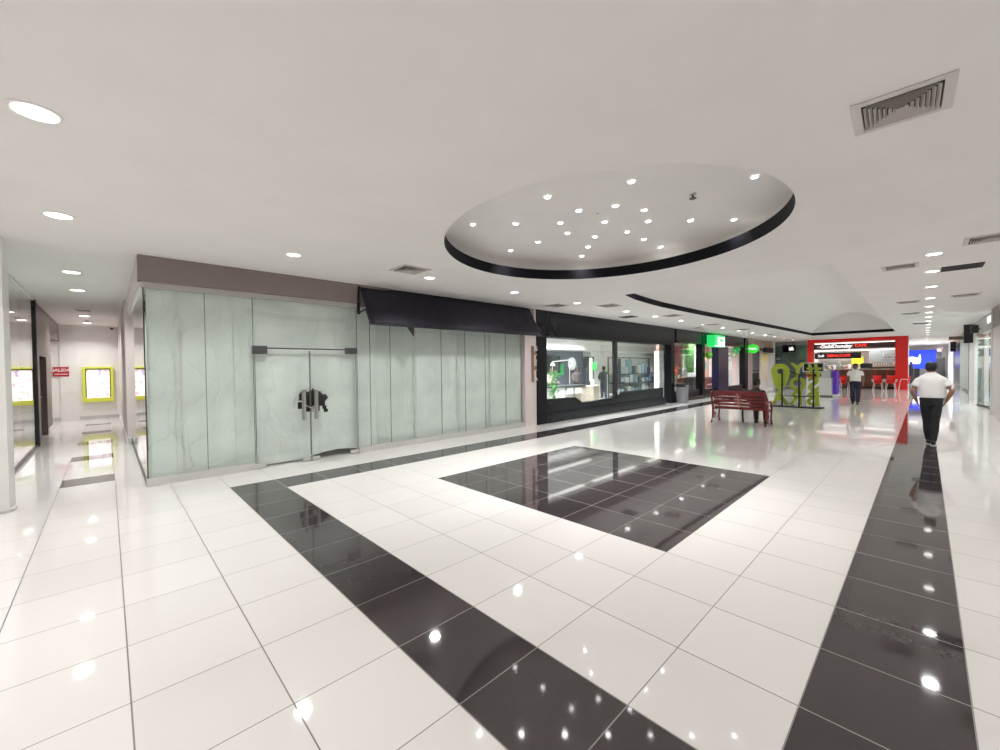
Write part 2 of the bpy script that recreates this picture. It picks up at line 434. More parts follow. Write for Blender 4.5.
# ---- vacant shop fascia and shell
struct(bx('trim_2', TAUPE, .845, 4.6, 7.6, 7.78, 2.87, ZC))
struct(bx('trim_3', TAUPE, 4.6, 9.05, 7.66, 7.78, 2.87, ZC))
struct(bx('trim_4', PINK, .845, .99, 7.78, 12.6, 2.9, ZC))  # side of the taupe fascia; its grazing light is put into the paler colour
struct(bx('wall_vacant_back', BLACKM, .95, 9.1, 12.5, 12.65, 0, ZC))
struct(bx('wall_party', BLACKM, 9.15, 9.25, 7.9, 13.2, 0, ZC))
struct(bx('wall_pier', PINK, 8.70, 9.15, 7.68, 8.0, 0, ZC))

# ================================================================== VACANT GLASS SHOP
YG = 7.735
s = thing('glass_shopfront', 'frameless greenish glass front of the vacant shop covered inside with plastic', 'shopfront', (4.8, YG, 0))
def pane(x0, x1, z0=.10, z1=2.80, par=s): return bx('glass_pane', GLASS_A, x0 + .003, x1 - .003, YG - .006, YG + .006, z0, z1, par)
JN = [.905, 1.6, 2.235]
for a, b in zip(JN, JN[1:]): pane(a, b)
pane(2.235, 3.985, 2.0, 2.80)
JR = [3.985, 4.25, 4.69, 5.30, 5.96, 6.65, 7.29, 8.0, 8.70]
for a, b in zip(JR, JR[1:]): pane(a, b)
bx('corner_post', mat('corner_seal', (.03, .034, .032), .3), .893, .908, 7.725, 7.745, .10, 2.80, s)
for x in (1.6, 2.235, 3.985, 4.25, 4.69, 5.96, 6.65, 7.29, 8.0): bx('joint', GROUT_D, x - .004, x + .004, YG - .0065, YG + .0065, .10, 2.80, s)
bx('base_rail', ALU, .885, 2.24, 7.70, 7.77, 0, .11, s, bevel=.004)
bx('base_rail', ALU, 3.985, 8.70, 7.70, 7.77, 0, .11, s, bevel=.004)
bx('head_rail', mat('head_rail_grey', (.50, .48, .46), .45), .87, 8.70, 7.70, 7.79, 2.795, 2.87, s)
# corridor return of the same shop: side panes, rail, head
r = thing('glass_return', 'clear glass side of the vacant shop running down the white corridor', 'shopfront', (.9, 10, 0))
for a, b in ((7.75, 9.3), (9.3, 10.9), (10.9, 12.5)): bx('glass_pane', GLASS_C, .894, .906, a + .004, b - .004, .06, 2.84, r)
bx('base_rail', DSTEEL, .885, .915, 7.75, 12.5, 0, .06, r)
bx('head_rail', ALU, .875, .925, 7.75, 12.5, 2.84, 2.9, r)
MB().lathe([(.03, 0), (.045, .02), (.045, .12), (.02, .15)], .87, 12.47, 12).build('corner_foot', ALU, r)

def sheet(x0, x1, z0, z1, y, m, label, seed, hole=None, lift=None):
    mb = MB(); nx = max(8, int((x1 - x0) / .025)); nz = int((z1 - z0) / .03)
    G = {}
    for i in range(nx + 1):
        for k in range(nz + 1):
            x = x0 + (x1 - x0) * i / nx; z = z0 + (z1 - z0) * k / nz
            q = V((x * 1.3 + seed, z * .55, seed * 1.7)); d_ = .022 * noise.noise(q) + .010 * noise.noise(q * 3.1) + .005 * abs(noise.noise(V((x * 5 + z * 2.2, z * 2.1 - x, seed))))
            if lift and z < lift(x): z = lift(x)
            G[i, k] = mb.bm.verts.new((x, y + d_, z))
    for i in range(nx):
        for k in range(nz):
            c = (G[i, k].co + G[i + 1, k + 1].co) / 2
            if hole and hole(c.x, c.z): continue
            if (G[i, k].co - G[i, k + 1].co).length < 1e-5: continue
            mb.bm.faces.new([G[i, k], G[i + 1, k], G[i + 1, k + 1], G[i, k + 1]])
    bmesh.ops.delete(mb.bm, geom=[v for v in mb.bm.verts if not v.link_faces], context='VERTS')
    o = mb.build('plastic_sheet', m, smooth=True)
    sol = o.modifiers.new('thick', 'SOLIDIFY'); sol.thickness = .002
    return tag(o, label, 'plastic sheet', 'plastic sheets behind the shop glass')
def hole(x, z):
    dx, dz = (x - 3.20) / .225, (z - 1.06) / .205
    r = math.hypot(dx, dz); a = math.atan2(dz, dx)
    lim = 1 + .12 * math.sin(3 * a + .6) + .10 * math.sin(5 * a + 1) + .06 * math.sin(9 * a)
    return r < lim or (abs(x - 3.36 - (1.06 - z) * .35) < .035 and .84 < z < 1.0) or math.hypot((x - 3.0) / .07, (z - .98) / .07) < 1
def lift(x):
    return .02 + (max(0., .09 * (1 - ((x - 3.62) / .56) ** 2)) if x > 3.08 else 0.)
sheet(.93, 1.27, .06, 2.84, 7.83, SHEET[2], 'narrow greenish plastic sheet at the glass corner of the vacant shop', 1.)
sheet(1.24, 2.02, .06, 2.84, 7.86, SHEET[0], 'wrinkled plastic sheet between the corner sheet and the glass doors', 2.)
sheet(1.98, 2.28, .06, 2.84, 7.845, SHEET[2], 'narrow plastic sheet just beside the hinges of the first glass door', 3.)
sheet(2.24, 4.02, .02, 2.84, 7.87, SHEET[1], 'torn plastic sheet behind the double glass doors with a ragged dark hole', 4., hole, lift)
sheet(3.98, 4.42, .06, 2.84, 7.84, SHEET[0], 'first plastic sheet past the glass doors, under the start of the awning', 5.)
sheet(4.38, 5.34, .06, 2.84, 7.865, SHEET[2], 'wide plastic sheet under the awning, its edge at the loose black flap', 6.)
sheet(5.30, 6.50, .06, 2.84, 7.84, SHEET[1], 'wide pale plastic sheet under the middle of the black awning', 7.)
sheet(6.46, 7.56, .06, 2.84, 7.865, SHEET[0], 'third plastic sheet under the awning, beyond the pale middle one', 8.)
sheet(7.52, 8.68, .06, 2.84, 7.84, SHEET[2], 'last plastic sheet under the awning, beside the pink pier', 9.)
for x, z0, z1 in ((1.27, .06, 2.8), (5.33, .06, 2.45), (6.5, .06, 2.45), (7.55, .06, 2.45)):
    w = {1.27: .055, 5.33: .045, 6.5: .07, 7.55: .06}[x]
    o = MB().box(x - w / 2, x + w / 2, 7.805, 7.808, z0, z1).build('tape_strip', SHEETW)
    tag(o, {1.27: 'long pale tape strip on the plastic near the shop corner', 5.33: 'pale tape strip on the plastic below the loose black flap', 6.5: 'widest pale tape strip in the middle of the awning front', 7.55: 'pale tape strip on the plastic nearest the pink pier'}[x], 'tape', 'tape strips on the plastic')
# white board behind the corridor return
mb = MB(); nn = 60
R = [[mb.bm.verts.new((1.12 + .02 * noise.noise(V((i * .3, k * .5, 3))), 7.95 + 4.5 * i / nn, .03 + 2.85 * k / 20)) for k in range(21)] for i in range(nn + 1)]
for a, b in zip(R, R[1:]):
    for k in range(20): mb.bm.faces.new([a[k], a[k + 1], b[k + 1], b[k]])
o = mb.build('paper_cover', SHEETW, smooth=True); sol = o.modifiers.new('t', 'SOLIDIFY'); sol.thickness = .003
tag(o, 'white paper covering the corridor side of the vacant shop', 'paper cover')

# glass doors
def glass_door(x0, x1, hinge, label):
    d = thing('glass_door', label, 'door', ((x0 + x1) / 2, YG, 0), 'double glass doors of the vacant shop')
    bx('glass_pane', GLASS_A, x0, x1, YG - .006, YG + .006, .03, 1.955, d)
    hx = x0 + .0 if hinge < 0 else x1
    f = lambda a, b, z0, z1, m: bx('patch_fitting', m, a, b, YG - .022, YG + .022, z0, z1, d, bevel=.004)
    if hinge < 0:
        f(x0 - .03, x0 + .19, 1.885, 2.02, DSTEEL); f(x0 - .01, x0 + .14, .012, .075, ALU); f(x1 - .14, x1 - .01, .012, .065, ALU)
    else:
        f(x1 - .21, x1 + .02, 1.905, 2.02, DSTEEL); f(x1 - .14, x1 + .01, .012, .075, ALU); f(x0 + .01, x0 + .14, .012, .065, ALU)
    bx('edge_seal', GROUT_D, (x0 if hinge < 0 else x1 - .008), (x0 + .008 if hinge < 0 else x1), YG - .009, YG + .009, .1, 1.88, d)
    bx('edge_seal', GROUT_D, (x1 - .005 if hinge < 0 else x0), (x1 if hinge < 0 else x0 + .005), YG - .009, YG + .009, .1, 1.95, d)
    hx = x1 - .105 if hinge < 0 else x0 + .098
    h = MB().tube([(hx, YG - .05, .73), (hx, YG - .05, 1.25)], .017, 12).build('pull_handle', STEEL, d, smooth=False)
    for z in (.80, 1.18): MB().tube([(hx, YG - .05, z), (hx, YG + .05, z)], .011, 8).build('standoff', STEEL, h)
    MB().tube([(hx, YG + .05, .73), (hx, YG + .05, 1.25)], .019, 12).build('inner_pull', STEEL, h)
    return d
d1 = glass_door(2.25, 3.108, -1, 'glass door nearer the shop corner, its dark patch hinge at top')
d2 = glass_door(3.116, 3.965, 1, 'glass door beside the awning with a lifted plastic edge behind it')
bx('header_bar', DSTEEL, 2.42, 3.78, YG - .014, YG + .014, 1.972, 1.995, s)
k = thing('padlock', 'steel padlock and chain joining the two door handles', 'padlock', (3.11, YG - .06, .9))
pts = [(3.005 + .21 * i / 14, YG - .075 - .012 * math.sin(i * 2.2), 1.0 - .05 * math.sin(PI * i / 14) + .012 * math.cos(i * 2.2)) for i in range(15)]
MB().tube(pts, .009, 6).build('chain', STEEL, k)
MB().box(3.10, 3.15, YG - .095, YG - .07, .87, .935).build('lock_body', STEEL, k, bevel=.006)
MB().tube([(3.11, YG - .082, .93), (3.11, YG - .082, .965), (3.125, YG - .082, .985), (3.14, YG - .082, .965), (3.14, YG - .082, .93)], .005, 6).build('shackle', STEEL, k)

# awning
a = thing('awning', 'black fabric awning sloping out over the vacant shop beside the pink pier', 'awning', (6.4, 7.6, 2.4))
mb = MB(); n = 40; G = []
for i in range(n + 1):
    row = []
    for j in range(9):
        t = j / 8; x = 4.02 + 4.76 * i / n
        row.append(mb.bm.verts.new((x, 7.615 - .42 * t, 3.19 - .75 * t + .010 * math.sin(PI * t) * noise.noise(V((x * 2.2, t * 3, 0))))))
    G.append(row)
for p, q in zip(G, G[1:]):
    for j in range(8): mb.bm.faces.new([p[j], p[j + 1], q[j + 1], q[j]])
o = mb.build('canopy', CANVAS, a, smooth=True); sol = o.modifiers.new('t', 'SOLIDIFY'); sol.thickness = .006
fr = MB().box(3.96, 8.78, 7.605, 7.645, 3.165, 3.205).build('wall_bar', BLACKM, a)
MB().tube([(4.02, 7.195, 2.44), (8.78, 7.195, 2.44)], .012, 8).build('front_bar', BLACKM, a)
for x in (3.98, 8.76):
    e = MB().box(x - .02, x + .02, 7.60, 7.64, 2.66, 3.2).build('side_frame', BLACKM, a)
    MB().tube([(x, 7.62, 2.84), (x + .02, 7.40, 2.80)], .014, 6).build('strut', BLACKM, e)
    MB().tube([(x, 7.62, 2.68), (x + .02, 7.36, 2.73), (x + .03, 7.195, 2.44)], .014, 6).build('strut', BLACKM, e)
    MB().tube([(x + .03, 7.61, 3.19), (x + .04, 7.195, 2.44)], .012, 6).build('rafter', BLACKM, e)
MB().prism([(4.76, 2.44), (4.93, 2.44), (4.915, 2.25)], 'y', 7.19, 7.2).build('loose_flap', BLACKM, a)

# vertical lettering blade on the pink pier
g = thing('blade_sign', 'vertical white and tan lettering mounted on the pink pier', 'sign', (9.0, 7.6, 1.2))
bx('spine', mat('tan_metal', (.36, .23, .16), .4), 8.945, 8.975, 7.60, 7.68, 1.2, 2.2, g, bevel=.004)
for i, ch in enumerate('GALERIA'):
    lettering(ch, [WFLAT, mat('tan_metal', (0, 0, 0))][i % 3 == 1], g, (9.02, 7.60, 2.12 - .135 * i), (.30, -.954, 0), .17, name='letter', depth=.012, bold=.006)

# ================================================================== BLACK TELECOM SHOP
YB = 7.75
struct(bx('wall_shop_back', SLATE, 9.25, 28.9, 13.2, 13.35, 0, ZC))
struct(bx('wall_shop_end', WHITE, 28.75, 28.9, 8.0, 13.2, 0, ZC))
struct(bx('trim_5', WHITE, 9.25, 28.8, 11.9, 13.2, 2.42, 2.9))       # dropped soffit over the back wall
struct(bx('trim_6', WHITE, 19.4, 28.75, 12.7, 13.2, 0, 2.45))          # white wall bay
struct(bx('trim_7', WHITE, 9.25, 28.8, 7.95, 11.9, 2.98, 3.04))       # shop ceiling
f = thing('black_shopfront', 'black framed shopfront with angular plinth beside the pink pier', 'shopfront', (15, YB, 0))
bx('fascia', CHAR, 9.15, 17.85, 7.64, 7.95, 2.48, ZC, f)
bx('fascia', CHAR, 18.45, 21.4, 7.68, 7.95, 2.62, ZC, f)
bx('fascia', CHAR, 21.9, 28.2, 7.70, 7.95, 2.66, ZC, f)
for a_, b_ in ((9.15, 9.55), (17.85, 18.2), (21.4, 21.7), (28.2, 28.75)): bx('post', BLACK, a_, b_, 7.66 if a_ > 10 else 7.63, 7.98, 0, ZC if a_ > 10 else 2.48, f)
pl = MB().prism([(9.55, 0), (17.2, 0), (17.2, .69), (13.78, .66), (13.36, .50), (11.42, .45), (11.02, .65), (9.55, .68)], 'y', 7.72, 7.92).build('plinth', CHAR, f)
MB().prism([(9.5, 0), (17.25, 0), (17.25, .30), (9.5, .26)], 'y', 7.62, 7.725).build('plinth_step', CHAR, pl)
tr = MB().tube([(9.55, 7.715, .68), (11.02, 7.715, .65), (11.42, 7.715, .45), (13.36, 7.715, .50), (13.78, 7.715, .66), (17.2, 7.715, .69)], .018, 6).build('plinth_trim', BLACK, pl)
bx('plinth', CHAR, 18.45, 21.4, 7.74, 7.92, 0, .46, f); bx('plinth', CHAR, 21.95, 23.5, 7.74, 7.92, 0, .42, f); bx('plinth', CHAR, 25.05, 28.2, 7.74, 7.92, 0, .42, f)
for a_, b_ in ((18.45, 21.4), (25.05, 28.2)): bx('plinth_step', CHAR, a_, b_, 7.66, 7.74, 0, .18, f)
bx('mullion', BLACKM, 13.42, 13.60, 7.74, 7.84, .5, 2.48, f)
bx('glass_pane', GLASS_C, 9.55, 13.42, 7.80, 7.81, .44, 2.48, f); bx('glass_pane', GLASS_C, 13.60, 17.2, 7.80, 7.81, .5, 2.48, f)
bx('glass_pane', GLASS_C, 18.45, 21.4, 7.82, 7.83, .46, 2.62, f); bx('glass_pane', GLASS_C, 25.05, 28.2, 7.82, 7.83, .42, 2.66, f)
bx('side_panel', GLASS_R, 17.2, 17.85, 7.80, 7.82, .02, 2.48, f)
c = bx('sign_column', DKBLUE, 23.5, 25.05, 7.62, 7.96, 0, 2.55, f)

# projecting lightbox, oval sign, balloons
b = thing('lightbox_sign', 'green lit box sign with white screen projecting from the dark blue column', 'sign', (22.7, 7.45, 2.5))
bx('box', GSIGN, 21.95, 23.46, 7.30, 7.66, 2.52, 3.10, b, bevel=.01)
bx('lit_face', WSIGN, 22.42, 23.36, 7.285, 7.30, 2.62, 3.0, b)
lettering('claro', GSIGN, b, (22.88, 7.28, 2.86), (1, 0, 0), .26, bold=.01)
bx('border', WSIGN, 22.0, 23.42, 7.288, 7.30, 2.54, 2.575, b)
bx('bracket', BLACKM, 22.4, 22.5, 7.62, 7.70, 2.7, 2.9, b)
b = thing('oval_sign', 'green oval hanging sign with white lettering outside the brown shopfront', 'sign', (29, 7.5, 2.3))
MB().loft([[(x, 7.45 + .31 * sc * math.cos(2 * PI * k / 32), 2.58 + .285 * sc * math.sin(2 * PI * k / 32)) for k in range(32)] for x, sc in ((28.9, .93), (28.915, 1), (29.025, 1), (29.04, .93))]).build('disc', GSIGN2, b)
lettering('Venta', WLET, b, (28.895, 7.45, 2.585), (0, -1, 0), .17, bold=.006)
MB().box(28.94, 29.0, 7.74, 7.82, 2.48, 2.68).build('bracket', WHITE, b)
MB().tube([(28.97, 7.45, 2.86), (28.97, 7.45, 3.22)], .008, 6).build('hanger', WHITE, b)
def balloon(x, y, z, r, m, label):
    o = thing('balloon', label, 'balloon', (x, y, z - .5), 'balloons on the black shopfront')
    MB().loft([[(x + rr * r * math.cos(2 * PI * k / 16), y + rr * r * math.sin(2 * PI * k / 16), z + zz * r) for k in range(16)] for rr, zz in ((.03, -1.25), (.12, -1.15), (.5, -.92), (.82, -.55), (1, 0), (.92, .45), (.68, .78), (.36, .96), (.05, 1.03))]).build('skin', m, o, smooth=True)
    MB().tube([(x, y, z - 1.2 * r), (x + .02, y + .02, z - 1.9 * r), (x, y + .05, z - 2.6 * r)], .004, 5).build('string', WFLAT, o)
balloon(21.75, 7.50, 2.10, .17, GREENB, 'lime green balloon on the black post beside the green lightbox')
balloon(25.3, 7.50, 2.14, .15, GREENB2, 'pale green balloon just beyond the dark blue column')
balloon(26.2, 7.55, 2.45, .19, GREENB3, 'emerald green balloon hung highest, past the dark blue column')

# ---- interior: lights
def cove(x0, x1, y, z, label):
    l = thing('ceiling_light', label, 'ceiling light', ((x0 + x1) / 2, y, z), 'linear lights in the black shop')
    bx('housing', WHITE, x0, x1, y - .14, y + .14, z, z + .06, l); bx('diffuser', STRIP, x0 + .02, x1 - .02, y - .11, y + .11, z - .01, z, l)
    area(((x0 + x1) / 2, y, z - .02), x1 - x0, 190, shape='RECTANGLE', sy=.22, col=(.94, .97, 1))
cove(10.0, 13.6, 9.2, 2.92, 'linear ceiling light in the black shop above the desk nearest the pier')
cove(14.2, 17.6, 9.2, 2.92, 'linear ceiling light in the black shop above the display shelves')
cove(18.8, 22.6, 9.2, 2.92, 'linear ceiling light in the black shop beyond the grey bin')
cove(24.0, 27.8, 9.2, 2.92, 'linear ceiling light in the black shop past the dark blue column')
cove(12.5, 17.4, 11.4, 2.92, 'linear ceiling light nearest the slate wall behind the shop workers')
# ---- furniture seen through the first window
t = thing('service_desk', 'white service desk with dark top inside the black shop', 'desk', (13.9, 10.2, 0))
bx('desk_top', BLACKM, 12.75, 15.15, 9.95, 10.6, .80, .86, t, bevel=.005)
bx('pedestal', WHITE, 12.85, 13.5, 10.0, 10.55, 0, .80, t); bx('pedestal', WOODL, 14.65, 15.1, 10.0, 10.55, 0, .80, t)
bx('modesty_panel', LGREY, 13.5, 14.65, 10.4, 10.43, .12, .80, t)
for x in (13.62, 14.2): bx('drawer', WHITE, x, x + .42, 9.98, 10.4, .52, .78, t)
t = thing('pedestal_fan', 'round caged pedestal fan standing behind the service desk', 'fan', (15.1, 10.9, 0))
MB().lathe([(.20, 0), (.20, .02), (.03, .05)], 15.12, 10.95, 20).build('base', LGREY, t)
MB().tube([(15.12, 10.95, .03), (15.12, 10.95, 1.72)], .018, 8).build('pole', BLOUSE, t)
mb = MB()
for k in range(24):
    an = 2 * PI * k / 24
    mb.tube([(15.12 + r * math.cos(an), 10.80 + dy, 1.74 + r * math.sin(an)) for r, dy in ((.05, -.06), (.18, -.05), (.27, .02), (.18, .08), (.05, .1))], .006, 4)
for r, dy in ((.27, .02), (.18, -.052), (.1, -.06)):
    mb.tube([(15.12 + r * math.cos(2 * PI * k / 24), 10.80 + dy, 1.74 + r * math.sin(2 * PI * k / 24)) for k in range(25)], .009, 5)
mb.build('cage', WHITE, t)
mb = MB()
for k in range(3): mb.ell((15.12 + .12 * math.cos(2 * PI * k / 3), 10.82, 1.74 + .12 * math.sin(2 * PI * k / 3)), (.11, .02, .06), rot=Matrix.Rotation(-2 * PI * k / 3, 3, 'Y'))
mb.build('blade', LGREY, t, smooth=True)
t = thing('desk_lamp', 'white long-arm lamp over the service desk beside the fan', 'lamp', (13.35, 10.55, .86))
MB().lathe([(.09, .86), (.09, .89), (.015, .90)], 13.35, 10.5, 16).build('base', WHITE, t)
MB().tube([(13.35, 10.5, .9), (13.38, 10.5, 1.82), (14.55, 10.5, 1.9)], .018, 8).build('arm', WHITE, t)
MB().lathe([(.03, 1.70), (.10, 1.66), (.08, 1.74), (.02, 1.80)], 13.38, 10.5, 14).build('lamp_shade', WHITE, t)
t = thing('display_tower', 'dark display tower with a green and pale stripe by the white pillar', 'display stand', (16.1, 10.6, 0))
bx('body', DKCLOTH, 15.7, 16.35, 10.5, 10.8, 0, 1.55, t, bevel=.01); bx('header', BLACKM, 15.82, 16.38, 10.52, 10.78, 1.55, 2.05, t)
bx('stripe', mat('pale_stripe', (.62, .72, .45), .5), 15.95, 16.18, 10.485, 10.5, .95, 2.0, t); bx('green_block', GREENB3, 16.18, 16.5, 10.48, 10.5, 1.45, 1.8, t)
t = thing('brochure_plinth', 'small beige plinth with a white phone display in front of the display tower', 'plinth', (14.7, 9.5, 0))
bx('body', WOODL, 14.52, 14.93, 9.35, 9.7, 0, .82, t, bevel=.006); bx('top_plate', WHITE, 14.5, 14.95, 9.33, 9.72, .82, .845, t)
o = bx('phone_display', WFLAT, 14.62, 14.82, 9.5, 9.56, .845, 1.1, None, bevel=.01); tag(o, 'white phone display block on the beige plinth', 'phone display')
t = thing('potted_plant', 'bright green leafy plant inside the first black shop window', 'plant', (12.4, 9.6, 0))
MB().lathe([(.14, 0), (.20, .36), (.17, .36)], 12.35, 9.6, 16).build('pot', WHITE, t)
mb = MB()
for i in range(90):
    an = random.uniform(0, 2 * PI); h = random.uniform(.4, 1.45); r = random.uniform(.03, .30)
    c_ = V((12.35 + .65 * r * math.cos(an), 9.6 + .65 * r * math.sin(an), h))
    mb.ell(c_, (.10, .045, .012), 6, 4, Matrix.Rotation(an, 3, 'Z') @ Matrix.Rotation(random.uniform(-1, .8), 3, 'Y'))
mb.build('foliage', mat('vivid_leaf', (.05, .28, .035), .5, var=.3), t)
# wall panels in slate, white bay lettering
o = bx('wall_screen', SCREEN, 15.6, 17.3, 13.14, 13.2, 1.3, 2.2); tag(o, 'wide black wall screen on the slate wall of the black shop', 'screen')
o = bx('green_banner', GREENB3, 17.0, 17.6, 13.15, 13.19, 1.2, 1.75); tag(o, 'small green banner on the slate wall beside the white bay', 'banner')
# ---- display shelving behind the second window
t = thing('shelving_unit', 'dark framed display shelving behind the second black shop window', 'shelf', (17.3, 9.1, 0))
for z in (.46, .90, 1.28, 1.98): bx('shelf', BLACKM if z != .46 else WHITE, 15.6 if z != 1.28 else 16.35, 19.2, 8.95, 9.35, z - .03, z, t)
for x in (15.58, 17.35, 19.2): bx('upright', BLACKM, x, x + .04, 9.31, 9.35, 0, 2.0, t)
bx('back_panel', mat('back_panel_grey', (.42, .46, .46), .5), 15.6, 19.2, 9.36, 9.39, 0, 1.28, t)
cols = [(.35, .5, .62), (.75, .77, .78), (.05, .05, .08), (.2, .3, .45), (.6, .66, .7), (.82, .8, .76), (.03, .04, .05), (.28, .42, .5)]
cn = ['steel blue', 'off-white', 'black', 'dark blue', 'pale blue', 'cream', 'jet black', 'teal grey']
shn = {.46: 'lowest', .90: 'second', 1.28: 'third'}
ordn = ['first', 'second', 'third', 'fourth', 'fifth', 'sixth', 'seventh', 'eighth', 'ninth']
for z in (.46, .90, 1.28):
    x = 15.75 if z < .9 else 16.4; i = 0
    while x < 19.0 and i < 9:
        w = random.uniform(.18, .34); h = random.uniform(.16, .34) if z < 1.2 else random.uniform(.25, .62)
        j = (i * 3 + int(z * 10)) % 8
        o = bx('phone_box', mat('box_' + cn[j].replace(' ', '_'), cols[j], .45), x, x + w, 9.0, 9.2, z, z + h, None, bevel=.006)
        tag(o, '%s boxed product, %s from the mullion on the %s shelf of the shop' % (cn[j], ordn[i], shn[z]), 'box', 'boxed products on the display shelves')
        x += w + random.uniform(.05, .16); i += 1
# stepped dark garment-like stand
t = thing('accessory_stand', 'dark stepped accessory stand at the mullion end of the display shelving', 'display stand', (15.95, 9.1, .9))
for i, (x, z) in enumerate(((15.65, 1.45), (15.85, 1.68), (16.05, 1.92))): bx('panel', DKCLOTH, x, x + .19, 9.0 + .05 * i, 9.05 + .05 * i, .94, z, t, bevel=.01)
bx('foot', BLACKM, 15.62, 16.26, 8.97, 9.22, .90, .94, t)
t = thing('white_pylon', 'white display pylon with lit edge at the far end of the second window', 'display stand', (18.8, 8.6, 0))
bx('body', WHITE, 18.55, 19.0, 8.5, 8.75, 0, 2.3, t, bevel=.01); bx('lit_edge', WSIGN, 18.53, 18.55, 8.52, 8.73, .6, 2.25, t)
o = bx('leafy_hanging', GREENW, 19.95, 20.75, 9.0, 9.08, 1.45, 2.98); tag(o, 'leafy green wall panel hanging behind the second shop window end', 'wall panel')
struct(bx('trim_8', mat('terracotta_wall', (.42, .17, .12), .6), 19.6, 19.95, 9.0, 9.1, 0, 2.9))
# bay beyond the bin
struct(bx('trim_9', WHITE, 21.2, 22.2, 9.6, 9.9, 0, 2.9))
o = bx('leafy_hanging', GREENW, 23.3, 24.7, 9.3, 9.38, 1.2, 2.98); tag(o, 'leafy green wall panel beyond the grey bin, near the black post', 'wall panel')
t = thing('reception_counter', 'dark reception counter in the shop bay behind the grey bin', 'counter', (22, 8.9, 0))
bx('body', BLACKM, 21.0, 23.6, 8.75, 9.2, 0, .95, t); bx('worktop', BROWN2, 20.95, 23.65, 8.7, 9.25, .95, 1.0, t, bevel=.006)
for i, (x, col) in enumerate(((21.15, 'white'), (21.75, 'teal'), (22.5, 'white'))):
    m_ = WHITE if col == 'white' else mat('teal_screen', (.08, .25, .25), .3)
    mo = thing('monitor', '%s-backed monitor on the dark reception counter, %s from the bin' % (col, ordn[i]), 'monitor', (x, 8.95, 1.0), 'monitors on the reception counter')
    bx('screen', m_, x - .24, x + .24, 8.93, 8.96, 1.12, 1.45, mo, bevel=.006); bx('stand', LGREY, x - .04, x + .04, 8.94, 8.98, 1.0, 1.15, mo)
    bx('foot', LGREY, x - .12, x + .12, 8.88, 9.04, 1.0, 1.015, mo)
t = thing('bin_plant', 'leafy plant with orange tips standing behind the grey bin', 'plant', (19.5, 8.25, 0))
MB().lathe([(.16, 0), (.2, .6), (.17, .6)], 19.6, 8.3, 14).build('pot', WHITE, t)
mb = MB()
for i in range(50):
    an = random.uniform(0, 2 * PI); h = random.uniform(.65, 1.25); r = random.uniform(.02, .28)
    mb.ell((19.6 + r * math.cos(an), 8.3 + r * math.sin(an), h), (.12, .04, .012), 6, 4, Matrix.Rotation(an, 3, 'Z') @ Matrix.Rotation(random.uniform(-1.2, .3), 3, 'Y'))
mb.build('foliage', LEAF, t)
mb = MB()
for i in range(16):
    an = random.uniform(0, 2 * PI); r = random.uniform(.02, .22)
    mb.ell((19.6 + r * math.cos(an), 8.3 + r * math.sin(an), random.uniform(1.15, 1.55)), (.05, .05, .07), 6, 4)
mb.build('flower', mat('orange_petal', (.65, .2, .06), .5), t)
# last bay
struct(bx('trim_10', mat('salmon_wall', (.62, .36, .26), .6), 26.2, 28.7, 9.9, 10.0, 0, 2.9))
struct(bx('trim_11', WHITE, 24.6, 26.1, 9.6, 9.7, 0, 2.9))
o = bx('wall_poster', mat('pale_green_print', (.5, .65, .52), .5, var=.3), 26.5, 27.2, 9.86, 9.9, 1.1, 1.9); tag(o, 'pale green poster on the salmon wall beyond the blue column', 'poster')
o = bx('wall_poster', mat('teal_print', (.1, .28, .28), .5, var=.3), 27.5, 28.2, 9.86, 9.9, 1.35, 1.85); tag(o, 'dark teal poster on the salmon wall beyond the blue column', 'poster')
t = thing('waiting_sofa', 'dark red sofa below the posters on the salmon wall', 'sofa', (27.2, 9.4, 0))
sf = mat('sofa_maroon', (.12, .03, .03), .6, var=.1)
bx('seat', sf, 25.9, 28.4, 9.0, 9.7, .15, .45, t, bevel=.04); bx('backrest', sf, 25.9, 28.4, 9.6, 9.82, .4, .85, t, bevel=.04)
for x in (25.75, 28.4): bx('armrest', sf, x, x + .15, 9.0, 9.8, .1, .62, t, bevel=.03)

# grey bin
t = thing('trash_bin', 'grey litter bin with black lid beside the black post', 'bin', (18.36, 7.42, 0))
MB().loft([[(18.36 + sx * .225 * s_, 7.40 + sy * .19 * s_, z) for sx, sy in ((-1, -1), (1, -1), (1, 1), (-1, 1))] for s_, z in ((.86, .0), (1, .70))]).build('body', GREY, t, bevel=.02)
MB().loft([[(18.36 + sx * .24 * s_, 7.40 + sy * .205 * s_, z) for sx, sy in ((-1, -1), (1, -1), (1, 1), (-1, 1))] for s_, z in ((1, .69), (1, .79), (.9, .83))]).build('lid', BLACKM, t, bevel=.015)
bx('flap', GREY, 18.19, 18.53, 7.19, 7.196, .70, .77, t)

